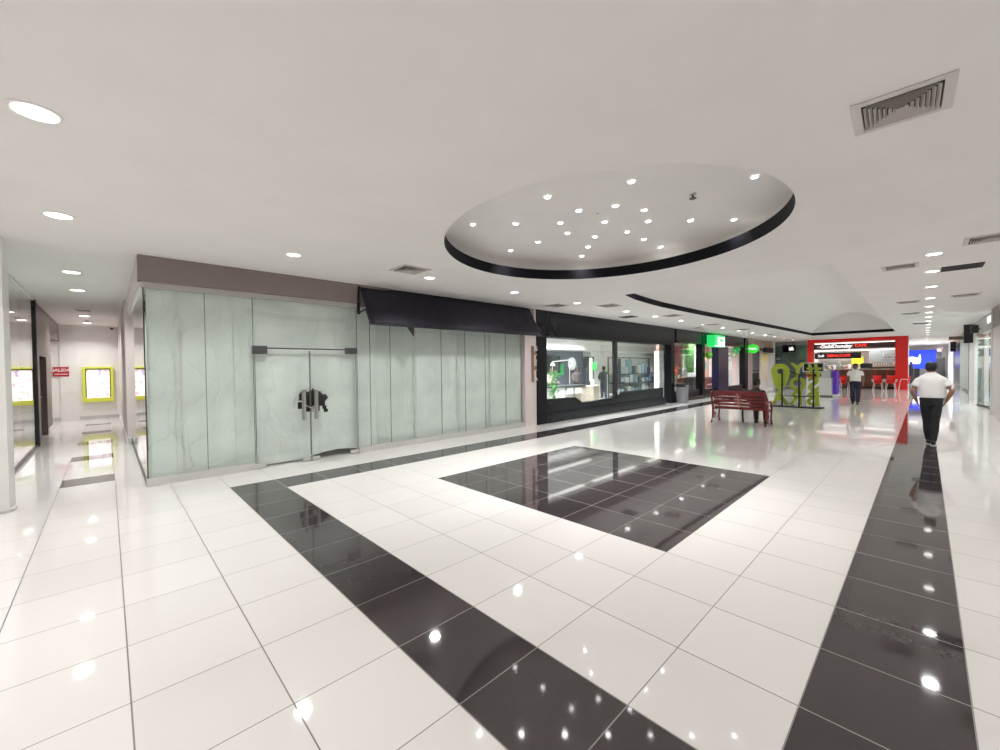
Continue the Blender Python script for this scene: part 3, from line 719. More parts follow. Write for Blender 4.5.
# ================================================================== BROWN SHOP AND END OF THE ROW
struct(bx('wall_brown_shop', mat('mauve_panel', (.36, .28, .29), .5, var=.06), 28.9, 29.9, 7.72, 8.0, 0, 2.75))
struct(bx('trim_12', mat('beige_wood', (.42, .30, .24), .5, var=.1, scale=4), 28.9, 34.6, 7.68, 8.0, 2.72, ZC))
struct(bx('wall_brown_shop_back', WHITE, 28.9, 36.4, 9.8, 9.9, 0, ZC))
t = thing('lattice_door', 'dark shop door with diamond lattice below the green oval sign', 'door', (30.9, 7.85, 0))
bx('door_leaf', BLACKM, 29.95, 32.0, 7.84, 7.90, .02, 2.5, t)
mb = MB()
for i in range(-7, 12):
    for s_ in (1, -1):
        p0 = V((30.15 + i * .2, 7.83, 1.25)); p1 = p0 + V((s_ * .9, 0, 1.15))
        a_, b_ = max(30.15, min(p0.x, 31.8)), max(30.15, min(p1.x, 31.8))
        if abs(a_ - b_) > .05:
            za = 1.25 + (a_ - p0.x) * s_ / .9 * 1.15; zb = 1.25 + (b_ - p0.x) * s_ / .9 * 1.15
            mb.tube([(a_, 7.83, za), (b_, 7.83, zb)], .010, 4)
mb.build('lattice', mat('lattice_grey', (.25, .22, .25), .4), t)
bx('kick_rail', STEEL, 29.97, 31.98, 7.825, 7.84, 1.05, 1.18, t); bx('jamb', STEEL, 29.9, 29.95, 7.80, 7.92, 0, 2.55, t)
MB().tube([(30.15, 7.80, .9), (30.15, 7.80, 1.2)], .015, 8).build('door_handle', STEEL, t)
struct(bx('trim_21', WHITE, 32.1, 34.5, 7.92, 8.0, 0, 2.75)); o = bx('tall_poster', mat('cream_print', (.82, .72, .58), .5, var=.1), 32.5, 34.2, 7.86, 7.92, .55, 2.55); tag(o, 'cream poster panel with yellow spot between lattice door and white column', 'poster')
o = MB().loft([[(33.35 + .42 * r * math.cos(2 * PI * k / 20), y, 2.05 + .30 * r * math.sin(2 * PI * k / 20)) for k in range(20)] for r, y in ((1, 7.86), (1, 7.845))]).build('yellow_emblem', mat('yellow_print', (.85, .7, .15), .5)); tag(o, 'yellow oval emblem on the cream poster panel', 'emblem')
o = bx('awning_box', DKCLOTH, 32.3, 34.3, 7.55, 7.70, 2.42, 2.75, None, bevel=.02); tag(o, 'dark grey shutter box above the cream poster panel', 'shutter box')
struct(bx('wall_column', WHITE, 34.5, 35.15, 7.62, 8.1, 0, ZC))
struct(bx('wall_shop_dark', mat('grey_green_wall', (.38, .44, .42), .5, var=.05), 36.6, 36.8, 5.6, 9.9, 0, ZC))
f = thing('glazed_shopfront', 'grey-green glazed shopfront between the white column and the red cafe', 'shopfront', (36.4, 7, 0))
for a_, b_ in ((6.05, 6.75), (6.75, 7.45), (7.45, 8.15)): bx('glass_pane', GLASS_R, 36.38, 36.40, a_ + .01, b_ - .01, .1, 2.95, f)
bx('head_rail', LGREY, 36.33, 36.45, 5.9, 8.2, 2.95, ZC, f); bx('base_rail', LGREY, 36.33, 36.45, 5.9, 8.2, 0, .1, f); bx('end_jamb', BLACKM, 36.33, 36.45, 8.1, 8.25, .1, 2.95, f)
t = thing('hanging_screen', 'black hanging screen with a white figure in the glazed shopfront', 'screen', (36.2, 7, 2.4))
bx('bezel', BLACKM, 36.18, 36.27, 6.62, 7.40, 2.48, 3.0, t, bevel=.01); bx('display', SCREEN, 36.17, 36.18, 6.66, 7.36, 2.52, 2.96, t)
MB().prism([(6.72, 2.6), (7.0, 2.6), (7.0, 2.88), (6.9, 2.75), (6.82, 2.9), (6.72, 2.72)], 'x', 36.16, 36.17).build('picture', WLET, t)
for y in (6.8, 7.2): MB().tube([(36.22, y, 3.0), (36.22, y, ZC)], .012, 6).build('hanger', BLACKM, t)
for i, (y0, y1, z0, z1, mm, lb) in enumerate(((7.45, 7.98, .9, 2.35, mat('blue_grey_print', (.22, .30, .42), .4, var=.35, scale=5), 'blue-grey poster with white cloud shape in the glazed shopfront'), (6.12, 6.5, .6, 1.9, mat('steel_blue_print', (.2, .26, .34), .4, var=.4, scale=6), 'steel blue poster in the glazed shopfront beside the red cafe'), (6.55, 7.4, .3, 2.4, mat('sage_print', (.26, .33, .29), .4, var=.2, scale=4), 'sage green poster below the black hanging screen'))):
    tag(bx('shop_poster', mm, 36.5, 36.53, y0, y1, z0, z1), lb, 'poster')
o = MB().prism([(7.55, 1.95), (7.85, 1.95), (7.85, 2.05), (7.75, 2.13), (7.66, 2.08), (7.55, 2.04)], 'x', 36.48, 36.5).build('cloud_cutout', WFLAT); tag(o, 'white cloud cut-out on the blue-grey poster', 'cutout')

# ================================================================== RED CAFE
XC = 34.6
c = thing('cafe_portal', 'glossy red portal frame around the cafe at the end of the hall', 'cafe front', (XC, 3.2, 0))
bx('post', REDC, XC, XC + .5, 5.36, 5.66, 0, ZC - .01, c, bevel=.01); bx('post', REDC, XC, XC + .5, .86, 1.40, 0, ZC - .01, c, bevel=.01)
bx('beam', REDC, XC, XC + .5, 1.40, 5.36, 3.0, ZC - .01, c, bevel=.01)
struct(bx('wall_cafe_back', WHITE, 38.9, 39.0, .9, 5.9, 0, ZC))
struct(bx('wall_cafe_side', WHITE, 35.1, 38.9, .90, 1.0, 0, ZC)); struct(bx('wall_cafe_flank', WHITE, 35.1, 38.9, 5.6, 5.7, 0, ZC))
s_ = thing('cafe_sign', 'dark cafe sign band with white script and red capitals above the counter', 'sign', (XC + .3, 3.4, 2.5))
bx('band', mat('sign_brown', (.05, .03, .03), .35, var=.2), XC + .2, XC + .3, 1.40, 5.36, 2.56, 2.90, s_)
bx('tube_light', STRIP, XC + .16, XC + .2, 1.45, 5.3, 2.91, 2.935, s_)
bx('tube_light', STRIP, XC + .16, XC + .22, 1.45, 5.3, 2.44, 2.475, s_)
lettering('GoldDonday', WLET, s_, (XC + .19, 4.22, 2.73), (0, -1, 0), .31, bold=.012, shear=.25)
lettering('CAFE', RLET, s_, (XC + .19, 2.98, 2.74), (0, -1, 0), .25, name='red_lettering', bold=.004)
bx('emblem', mat('grey_emblem', (.45, .38, .38), .5), XC + .18, XC + .2, 5.0, 5.18, 2.63, 2.78, s_, bevel=.01)
m = thing('menu_board', 'black menu boards with red lettering hung below the cafe sign', 'menu board', (XC + .5, 4.2, 1.9))
bx('board', BLACKM, XC + .45, XC + .5, 2.98, 5.33, 1.93, 2.33, m)
for y, tx, mm in ((5.0, '2x8', WLET), (4.35, 'MENU', RLET), (3.75, 'CAFE', RLET)): lettering(tx, mm, m, (XC + .44, y, 2.13), (0, -1, 0), .22, bold=.005)
for y in (4.68, 4.05): bx('divider', REDG, XC + .44, XC + .45, y - .01, y + .01, 1.95, 2.31, m)
for y in (3.3, 5.0): MB().tube([(XC + .47, y, 2.33), (XC + .47, y, 2.56)], .012, 6).build('hanger', BLACKM, m)
k = thing('cafe_counter', 'dark wooden cafe counter with pale top under the menu boards', 'counter', (XC + .9, 3, 0))
bx('front_panel', WOOD, XC + .7, XC + 1.3, 1.40, 5.36, .1, 1.20, k); bx('worktop', WOODL, XC + .62, XC + 1.36, 1.40, 5.36, 1.20, 1.25, k, bevel=.008)
bx('kick', BLACKM, XC + .75, XC + 1.3, 1.40, 5.36, 0, .1, k)
for y in (1.8, 2.35, 2.9, 3.6, 4.3): bx('trim_post', mat('red_wood', (.28, .05, .035), .4), XC + .68, XC + .7, y - .05, y + .05, .1, 1.2, k)
k = thing('raised_bar', 'brown raised bar shelf carrying white cups in front of the grey wall', 'bar', (XC + 1.6, 2, 0))
bx('shelf', WOODL, XC + 1.5, XC + 1.85, 1.40, 2.75, 1.36, 1.41, k, bevel=.005); bx('body', WOOD, XC + 1.55, XC + 1.8, 1.40, 2.75, 0, 1.36, k)
struct(bx('trim_13', mat('cafe_grey', (.22, .24, .24), .5, var=.05), 37.0, 37.1, 1.0, 2.86, 0, 2.5))
struct(bx('trim_14', WHITE, 36.4, 36.6, 2.70, 2.98, 0, 2.45))
cup = None
CY = [2.60, 2.46, 2.34, 2.22, 2.10, 1.98, 1.87, 1.76, 1.65, 1.54]
for i, y in enumerate(CY):
    lb = 'white cup on the raised cafe bar, %s from the white post' % (ordn + ['tenth'])[i]
    z = 1.41
    if cup is None:
        cup = thing('coffee_cup', lb, 'cup', (XC + 1.68, y, z), 'white cups on the raised cafe bar', rotz=0)
        MB().lathe([(.036, 0), (.045, .10), (.054, .26), (.048, .26), (.034, .03)], 0, 0, 14).build('cup_body', WFLAT, cup, smooth=False)
        MB().tube([(-.05, 0, .12), (-.09, 0, .11), (-.09, 0, .06), (-.045, 0, .05)], .008, 5).build('cup_handle', WFLAT, cup)
    else: dup(cup, (XC + 1.68, y, z), lb)
gl = None
for i, y in enumerate((1.95, 1.82, 1.69, 1.57)):
    lb = 'wine glass hanging above the white cups, %s from the red post' % ordn[3 - i]
    if gl is None:
        gl = thing('wine_glass', lb, 'glass', (XC + 1.75, y, 1.85), 'glasses hanging above the cafe bar', rotz=0)
        MB().lathe([(.045, 0), (.05, .06), (.02, .11), (.006, .13), (.006, .2), (.035, .21)], 0, 0, 12).build('bowl', mat('glass_white', (.6, .62, .65), .1), gl)
    else: dup(gl, (XC + 1.75, y, 1.85), lb)
k = thing('glass_rack', 'white rack holding the hanging glasses above the cafe bar', 'rack', (XC + 1.75, 1.75, 2.06))
bx('rail', WHITE, XC + 1.7, XC + 1.82, 1.42, 2.05, 2.06, 2.09, k)
for y in (1.46, 2.02): MB().tube([(XC + 1.76, y, 2.08), (XC + 1.76, y, ZC)], .01, 6).build('hanger', WHITE, k)
k = thing('coffee_machine', 'black coffee machine on the cafe counter beside the white post', 'coffee machine', (XC + 1.0, 2.7, 1.25))
bx('body', BLACKM, XC + .85, XC + 1.25, 2.5, 3.05, 1.25, 1.6, k, bevel=.02); bx('drip_tray', STEEL, XC + .75, XC + .87, 2.55, 3.0, 1.27, 1.31, k); bx('cup_rail', STEEL, XC + .9, XC + 1.2, 2.55, 3.0, 1.6, 1.64, k)
k = thing('back_kitchen', 'cluttered pale kitchen shelves behind the cafe menu boards', 'shelf', (38.6, 4, 0))
bx('carcass', WHITE, 38.4, 38.85, 3.1, 5.5, 0, 1.15, k)
for z in (1.45, 1.8): bx('shelf', LGREY, 38.5, 38.85, 3.1, 5.5, z, z + .03, k)
bx('worktop', LGREY, 38.35, 38.88, 3.1, 5.5, 1.15, 1.19, k)
kc = [(.75, .62, .5), (.3, .32, .36), (.8, .78, .72), (.45, .1, .08), (.2, .28, .2), (.6, .6, .62), (.5, .35, .2), (.12, .12, .14)]
kn = ['tan', 'slate', 'ivory', 'maroon', 'dark green', 'silver', 'brown', 'black']
for i in range(8):
    y = 3.3 + i * .28
    t = thing('storage_canister', '%s canister on the kitchen worktop behind the menu boards' % kn[i], 'canister', (38.55, y, 1.19), 'canisters in the cafe kitchen')
    h = .2 + .12 * ((i * 5) % 3)
    mm = mat('canister_' + kn[i].replace(' ', '_'), kc[i], .4)
    MB().lathe([(.08, 1.19), (.085, 1.19 + h), (.07, 1.19 + h)], 38.55, y, 14).build('body', mm, t); MB().lathe([(.088, 1.19 + h), (.088, 1.22 + h), (.02, 1.24 + h)], 38.55, y, 14).build('lid', LGREY, t)
o = bx('yellow_lightbox', YELLOW, 38.4, 38.5, 2.95, 3.75, 1.55, 2.05, None, bevel=.02); tag(o, 'yellow lit sign in the cafe kitchen above the walking person', 'sign')
k = thing('ceiling_light', 'added white linear light brightening the cafe', 'ceiling light', (36.8, 3.3, 3.15))  # unseen fixture, added to brighten the cafe interior
bx('housing', WHITE, 36.6, 36.9, 1.6, 5.3, 3.16, ZC - .005, k); bx('diffuser', STRIP, 36.63, 36.87, 1.65, 5.25, 3.15, 3.16, k)
area((36.75, 3.4, 3.13), 3.6, 130, rot=(0, 0, PI / 2), shape='RECTANGLE', sy=.22)
# red chairs in front
def cafe_chair(x, y, rz, label):
    t = thing('cafe_chair', label, 'chair', (x, y, 0), 'red cafe chairs', rotz=rz)
    MB().loft([[(sx * .21 * a_, sy * .21 * a_, z) for sx, sy in ((-1, -1), (1, -1), (1, 1), (-1, 1))] for a_, z in ((.95, .43), (1, .45), (.97, .475))]).build('seat', REDC, t, bevel=.02)
    mb = MB(); n = 10
    def bp(i, z): 
        an = -.75 + 1.5 * i / n; return V((-.03 - .22 * math.cos(an), .29 * math.sin(an), z))
    rows = [[mb.bm.verts.new(bp(i, z) + V((-.05 * (z - .45), 0, 0))) for i in range(n + 1)] for z in (.46, .62, .78, .88)]
    for p, q in zip(rows, rows[1:]):
        for i in range(n): mb.bm.faces.new([p[i], p[i + 1], q[i + 1], q[i]])
    o = mb.build('backrest', REDC, t, smooth=True); so = o.modifiers.new('t', 'SOLIDIFY'); so.thickness = .02
    for sx in (-1, 1):
        for sy in (-1, 1): MB().tube([(sx * .16, sy * .16, .44), (sx * .21, sy * .21, 0)], .014, 8).build('leg', WFLAT, t)
        MB().tube([(-.2, sx * .22, .5), (-.15, sx * .25, .66), (.12, sx * .25, .66), (.16, sx * .2, .46)], .012, 8).build('armrest', WFLAT, t)
    return t
cafe_chair(33.2, 2.08, PI + .2, 'red cafe chair seen from behind, near the middle of the counter')
cafe_chair(33.3, 1.54, PI - .1, 'red cafe chair between the other counter chair and the red post')
cafe_chair(33.5, 1.0, PI / 2, 'red cafe chair turned sideways beside the red post')
cafe_chair(32.8, 3.55, PI + .3, 'red cafe chair beside the purple display, behind the walking person')

# ---- white kiosk with screen
k = thing('kiosk', 'white kiosk counter with a black framed screen behind the letter sculpture', 'kiosk', (26.4, 3.7, 0))
bx('body', WHITE, 25.85, 27.3, 3.30, 4.30, .06, .92, k, bevel=.01); bx('plinth', BLACKM, 25.90, 27.25, 3.33, 4.26, 0, .06, k)
bx('upper_cabinet', LGREY, 26.0, 26.6, 3.36, 3.72, .92, 1.30, k, bevel=.01)
sc = bx('screen', SCREEN, 25.98, 26.05, 3.66, 4.42, 1.26, 1.63, k); bx('screen_frame', WHITE, 26.0, 26.07, 3.61, 4.47, 1.21, 1.68, sc)
bx('screen_post', BLACKM, 26.07, 26.15, 3.95, 4.05, .92, 1.5, k)
d = thing('purple_display', 'purple printed display stand beside the white kiosk', 'display stand', (26.2, 3.0, 0))
bx('panel', PURPLE, 26.0, 26.9, 3.13, 3.27, .12, 1.26, d); bx('foot', WHITE, 25.97, 26.93, 3.10, 3.29, 0, .12, d)

# ================================================================== LETTER SCULPTURE (seen from behind)
L = thing('letter_sculpture', 'lime green letter sculpture on a black frame seen from behind', 'sculpture', (19.05, 3.55, 0))
bx('base_plate', BLACKM, 18.82, 19.35, 2.70, 4.30, 0, .035, L)
for y, z in ((3.93, 1.30), (3.40, 1.22), (2.97, 1.42)): bx('post', BLACKM, 19.0, 19.04, y - .022, y + .022, .03, z, L)
mb = MB().tube([(19.02, 3.93, .42), (19.02, 2.97, .42)], .014, 6)
mb.build('cross_bar', BLACKM, L); MB().tube([(19.02, 3.72, 1.36), (19.02, 3.40, 1.22), (19.02, 2.97, 1.2)], .016, 6).build('brace', BLACKM, L)
def big(ch, y, z, size, b=.035, sx=1.): return lettering(ch, GREENL, L, (19.12, y, z), (0, 1, 0), size, name='letter', depth=.06, bold=b, sx=sx)
# map pin
mb = MB(); n = 32; A = []; B = []
def pin(k, r):  # outline
    an = 2 * PI * k / n - PI / 2; y = 4.0 + r * math.cos(an); z = 1.34 + r * math.sin(an)
    if r > .2 and math.sin(an) < -.35:
        t = (-.35 - math.sin(an)) / .65; z = 1.34 - r * .35 - .62 * t ** .9; y = 4.0 + r * math.cos(an) * (1 - .15 * t)
    return y, z
loops = [[mb.bm.verts.new((x, *pin(k, r))) for k in range(n)] for x, r in ((19.06, .30), (19.18, .30), (19.18, .11), (19.06, .11))]
for i in range(4):
    a_, b_ = loops[i], loops[(i + 1) % 4]
    for q in range(n): mb.bm.faces.new([a_[q], a_[(q + 1) % n], b_[(q + 1) % n], b_[q]])
mb.build('map_pin', GREENL, L)
big('Y', 3.46, 1.38, .72, .022, .9); big('#', 2.97, 1.38, .70, .014, .95)
big('O', 3.46, .84, .70, .022, .88); big('S', 2.98, .85, .72, .026, 1.)
big('A', 4.02, .32, .72, .022, .95); big('R', 3.49, .32, .72, .022, .9); big('B', 2.98, .32, .72, .024, .95)

# ================================================================== RED BENCH
B_ = thing('park_bench', 'red slatted cast-iron park bench seen from behind', 'bench', (12.9, 3.6, 0))
XB = 12.78
def back_x(z): return XB - (z - .42) * .32
for i, z in enumerate((.42, .51, .60, .69, .78)):
    x = back_x(z)
    mb = MB().box(-.012, .012, 3.03, 4.24, -.032, .032, Matrix.Translation((x, 0, z + .03)) @ Matrix.Rotation(-.3, 4, 'Y'))
    mb.build('back_slat', BENCH, B_, bevel=.006)
mb = MB().box(-.018, .018, 2.98, 4.28, -.035, .035, Matrix.Translation((back_x(.86), 0, .875)) @ Matrix.Rotation(-.3, 4, 'Y')); mb.build('top_rail', BENCH, B_, bevel=.01)
for i in range(6): bx('seat_slat', BENCH, XB + .02 + i * .085, XB + .09 + i * .085, 3.0, 4.27, .40, .425, B_, bevel=.006)
for y in (2.99, 4.28):
    e = MB().tube([(XB - .20, y, .88), (XB - .10, y, .62), (XB - .02, y, .42), (XB - .05, y, .22), (XB - .15, y, .02)], [.024, .026, .03, .026, .03], 8).build('end_frame', BENCH, B_)
    MB().tube([(XB + .50, y, .02), (XB + .43, y, .16), (XB + .48, y, .34), (XB + .50, y, .44), (XB + .46, y, .58), (XB + .30, y, .64), (XB - .06, y, .60)], [.03, .022, .022, .024, .024, .026, .022], 8).build('front_leg', BENCH, e)
    MB().tube([(XB - .02, y, .40), (XB + .25, y, .37), (XB + .5, y, .42)], .02, 8).build('seat_bearer', BENCH, e)
    MB().tube([(XB + .12 + .09 * math.cos(q * .5) * (1 - q / 24), y, .22 + .10 * math.sin(q * .5) * (1 - q / 24)) for q in range(20)], .010, 6).build('scroll', BENCH, e)
    MB().tube([(XB - .06, y, .2), (XB + .08, y, .12), (XB + .3, y, .14), (XB + .44, y, .2)], .013, 6).build('stretcher', BENCH, e)
MB().tube([(XB + .42, 3.66, .40), (XB + .40, 3.66, .2), (XB + .46, 3.66, .02)], .024, 8).build('middle_leg', BLACKM, B_)
md = thing_m = MB()
for z, w in ((.50, .10), (.58, .20), (.66, .20), (.74, .12)):
    x = back_x(z) - .022
    md.box(-.008, .008, 3.63 - w / 2, 3.63 + w / 2, -.02, .02, Matrix.Translation((x, 0, z + .02)) @ Matrix.Rotation(-.3, 4, 'Y'))
md.tube([(back_x(.45) - .02, 3.63, .45), (back_x(.84) - .02, 3.63, .84)], .018, 6)
md.build('back_emblem', mat('emblem_rose', (.55, .25, .22), .4), B_)

# ================================================================== RIGHT-HAND SHOPS
struct(bx('wall_east_pier', mat('pier_grey', (.60, .58, .55), .5, var=.03), 17.4, 19.85, -1.75, -1.25, 0, 2.62))
struct(bx('trim_15', mat('pier_brown', (.30, .26, .245), .5, var=.03), 17.4, 19.85, -1.75, -1.25, 2.62, ZC))
struct(bx('trim_16', ALU, 19.85, 19.93, -1.75, -1.22, 0, ZC))
struct(bx('wall_east_shops', WHITE, 19.9, 55.9, -3.2, -3.1, 0, ZC))
struct(bx('trim_17', LGREY, 19.9, 26.4, -1.50, -1.28, 2.66, ZC))
lettering('TIENDA', WLET, None, (21.2, -1.27, 2.98), (-1, 0, 0), .28, name='fascia_sign', bold=.012)
tag(bpy.data.objects['fascia_sign'], 'white lettering on the grey fascia just past the grey pier', 'sign')
f = thing('folding_glass_front', 'folding green glass shopfront just past the grey pier', 'shopfront', (22.5, -1.4, 0))
for x0, y0, x1, y1 in ((19.95, -1.38, 21.3, -1.38), (21.3, -1.38, 22.6, -1.38), (22.6, -1.38, 23.5, -1.18), (23.5, -1.18, 24.4, -1.38), (24.4, -1.38, 26.3, -1.38)):
    d_ = V((x1 - x0, y1 - y0, 0)); n_ = V((-d_.y, d_.x, 0)).normalized() * .008
    mb = MB(); mb.loft([[V((x0, y0, z)) - n_, V((x1, y1, z)) - n_, V((x1, y1, z)) + n_, V((x0, y0, z)) + n_] for z in (.08, 2.66)]); mb.build('glass_leaf', GLASS_R, f)
    mb = MB(); mb.loft([[V((x0, y0, z)) - n_ * 3, V((x1, y1, z)) - n_ * 3, V((x1, y1, z)) + n_ * 3, V((x0, y0, z)) + n_ * 3] for z in (0, .08)]); mb.build('bottom_rail', DSTEEL, f)
struct(bx('trim_22', WHITE, 19.9, 22.1, -2.06, -2.0, 0, 2.7)); o = bx('pink_poster', mat('pink_print', (.62, .12, .2), .5, var=.25), 20.2, 21.4, -2.0, -1.97, .45, 1.55); tag(o, 'pink poster low behind the folding glass beside the grey pier', 'poster')
o = bx('green_poster', mat('dull_green_print', (.2, .27, .22), .5, var=.3), 20.2, 21.4, -2.0, -1.97, 1.6, 2.3); tag(o, 'dull green poster above the pink poster behind folding glass', 'poster')
o = bx('curtain_panel', mat('curtain_white', (.72, .78, .77), .8, var=.04), 22.2, 26.3, -2.4, -2.36, .0, 2.64); tag(o, 'pale curtain hanging behind the folding glass shopfront', 'curtain')
struct(bx('trim_18', WHITE, 26.4, 29.2, -1.75, -1.25, 0, ZC))
f = thing('glass_shop_bay', 'green glass shop bay beyond the white wall panel', 'shopfront', (32, -1.4, 0))
for a_, b_ in ((29.2, 31.5), (31.5, 33.8), (33.8, 36.0)): bx('glass_pane', GLASS_R, a_ + .01, b_ - .01, -1.42, -1.40, .08, 2.8, f)
bx('base_rail', DSTEEL, 29.2, 36, -1.46, -1.36, 0, .08, f); bx('head_rail', LGREY, 29.2, 36, -1.5, -1.28, 2.8, ZC, f)
bx('backing_panel', mat('aqua_white', (.66, .74, .72), .6), 29.2, 36, -2.22, -2.19, .0, 2.8, f)
for x0_, x1_, lb_ in ((20.5, 26, 'added linear light brightening behind the folding glass shopfront'), (29.6, 35.6, 'added linear light brightening the distant green glass bay')):  # strips and lamps added to lighten the shops behind the glass
    t = thing('ceiling_light', lb_, 'ceiling light', ((x0_ + x1_) / 2, -1.8, 3.1)); bx('housing', WHITE, x0_, x1_, -1.9, -1.7, 3.16, ZC - .005, t); bx('diffuser', STRIP, x0_ + .03, x1_ - .03, -1.88, -1.72, 3.15, 3.16, t)
    area(((x0_ + x1_) / 2, -1.8, 3.13), x1_ - x0_, 110, shape='RECTANGLE', sy=.15, col=(.93, 1, .98))
f = thing('display_window', 'tall dark display window with a pink strip far along the shops', 'window', (41, -1.35, 0))
bx('panel', mat('dark_print', (.10, .10, .11), .25, var=.6, scale=2), 36.6, 46.0, -1.40, -1.30, .1, 2.75, f); bx('pink_strip', mat('pink_print', (0, 0, 0)), 36.1, 36.6, -1.40, -1.29, .1, 1.2, f)
bx('frame', ALU, 36.0, 36.12, -1.42, -1.24, 0, ZC, f)
struct(bx('trim_19', mat('brick_band', (.45, .33, .28), .6, var=.15, scale=3), 29.2, 46.0, -1.55, -1.27, 2.86, ZC))
struct(bx('trim_20', WHITE, 46.0, 55.9, -1.75, -1.25, 0, ZC))
# blade signs along the right
def blade(x, z0, z1, yo, m_, label, nm='blade_sign'):
    t = thing(nm, label, 'sign', (x, -1.25 + yo / 2, z0))
    bx('panel', m_, x - .04, x + .04, -1.24, -1.24 + yo, z0, z1, t, bevel=.01); bx('bracket', DSTEEL, x - .02, x + .02, -1.36, -1.23, (z0 + z1) / 2 - .03, (z0 + z1) / 2 + .03, t)
    return t
t = blade(26.9, 2.42, 3.20, .26, BLACKM, 'tall black blade sign projecting beyond the grey fascia'); bx('end_cap', DSTEEL, 26.84, 26.96, -.99, -.97, 2.42, 3.2, t)
t = blade(24.4, 2.72, 3.02, .18, BLACKM, 'short black blade sign on the grey fascia of folding glass'); bx('end_cap', DSTEEL, 24.34, 24.46, -1.07, -1.05, 2.70, 3.04, t)
t = blade(33.5, 2.82, 3.0, .5, mat('bronze_sign', (.16, .12, .10), .4), 'flat bronze blade sign far along the brick band'); bx('end_cap', DSTEEL, 33.45, 33.55, -.75, -.73, 2.8, 3.02, t)
t = blade(40.5, 2.3, 2.95, .25, BLACKM, 'distant narrow black blade sign near the display window'); bx('end_cap', DSTEEL, 40.45, 40.55, -1.0, -.98, 2.28, 2.97, t)

# ---- far end of the passage
t = thing('video_wall', 'large blue lit video wall at the far end of the passage', 'screen', (54, .3, 1.1))
bx('bezel', BLACKM, 54.0, 54.2, -.55, 1.9, 1.05, 2.75, t); bx('display', BLUEL, 53.97, 54.0, -.52, 1.87, 1.08, 2.72, t)
MB().prism([(.50, 1.5), (1.35, 1.5), (1.35, 2.1), (.9, 2.15), (.62, 2.0), (.48, 2.4), (.42, 1.9)], 'x', 53.94, 53.97).build('picture', WSIGN, t)
bx('stand', BLACKM, 54.05, 54.15, .5, .9, 0, 1.05, t)
t = thing('arcade_machine', 'black machine with a pink and white topper before the far wall', 'machine', (48.2, -.7, 0))
bx('cabinet', BLACKM, 47.9, 48.6, -.95, -.45, 0, 2.0, t, bevel=.03); bx('control_shelf', BLACKM, 47.7, 47.95, -.9, -.5, .9, 1.0, t)
MB().rings_e([(48.2, -.62, 2.0, .12, .10), (48.2, -.62, 2.3, .14, .13), (48.2, -.62, 2.45, .06, .06)], 14).build('figure_body', DKCLOTH, t)
MB().ell((48.2, -.62, 2.60), (.14, .15, .16)).build('figure_head', mat('pink_white', (.8, .6, .68), .5), t, smooth=True)
for sy in (-1, 1): MB().ell((48.2, -.62 + sy * .13, 2.76), (.05, .05, .07)).build('figure_ear', mat('figure_pink', (.6, .3, .42), .5), t, smooth=True)
t = thing('dark_pillar_stand', 'slim dark stand beside the red cafe post', 'stand', (46, .9, 0))
MB().rings_e([(46, .92, 0, .18, .22), (46, .92, .3, .15, .18), (46, .92, 1.1, .14, .17), (46, .92, 1.45, .08, .09)], 16).build('body', BLACKM, t); MB().ell((46, .92, 1.58), (.1, .1, .12)).build('knob', BLACKM, t, smooth=True)
for i, y in enumerate((.9, -.2)):
    t = thing('ceiling_light', ['lit ceiling strip at the far passage end beside the cafe', 'lit ceiling strip at the far passage end beside the shops'][i], 'ceiling light', (48, y, 3.15), 'ceiling strips at the far end')
    bx('housing', WHITE, 46.8, 47.4, y - .42, y + .42, 3.16, ZC - .005, t); bx('diffuser', STRIP, 46.85, 47.35, y - .38, y + .38, 3.15, 3.16, t)
    area((47.1, y, 3.13), .5, 110, shape='SQUARE')

# ================================================================== CEILING LIGHTS AND VENTS
DL = None
def downlight(x, y, label, group, power, z=ZC):
    global DL
    if DL is None:
        DL = thing('downlight', label, 'ceiling light', (x, y, z), group, rotz=0)
        MB().lathe([(.122, 0), (.122, -.006), (.104, -.010), (.098, 0)], 0, 0, 28, cap=False).build('trim_ring', WFLAT, DL)
        MB().lathe([(.099, -.002), (.099, -.005), (.01, -.006)], 0, 0, 28).build('lens', LENS, DL)
    else:
        o = dup(DL, (x, y, z), label, group)
        if 'corridor' not in group: o.scale = (.82, .82, .82)
    if power: area((x, y, z - .012), .19 if 'corridor' in group else .155, power)
on = ordn + ['tenth', 'eleventh', 'twelfth', 'thirteenth', 'fourteenth', 'fifteenth', 'sixteenth', 'seventeenth', 'eighteenth']
PW = 20.5
for i, y in enumerate((3.95, 6.28, 9.6, 11.6, 16.75, 19.06)):
    downlight((.235, .195, .14, .135, .08, .08)[i], y, 'recessed downlight, %s along the row running into the white corridor' % on[i], 'downlights over the corridor row', PW if i < 2 else 26)
for i, x in enumerate((2.42, 4.67, 6.83, 9.09, 11.55, 13.4, 15.4, 17.6, 19.8, 22.0, 24.2, 26.4, 28.6, 31.0, 33.4)):
    downlight(x, 6.25, 'recessed downlight, %s from the glass shop in the row along the shopfronts' % on[i], 'downlights along the shopfronts', PW)
for i, x in enumerate((9.35, 11.0, 13.1, 15.3, 17.5, 19.5, 21.4, 23.5, 25.6, 27.8, 30.0, 32.2, 35.0, 38.0, 41., 44., 49.5, 52.5)):
    downlight(x, .08, 'recessed downlight, %s from the large vent in the row above the dark floor band' % on[i], 'downlights above the dark floor band', PW if x < 40 else 75)  # the stronger far ones are added to brighten the end of the passage
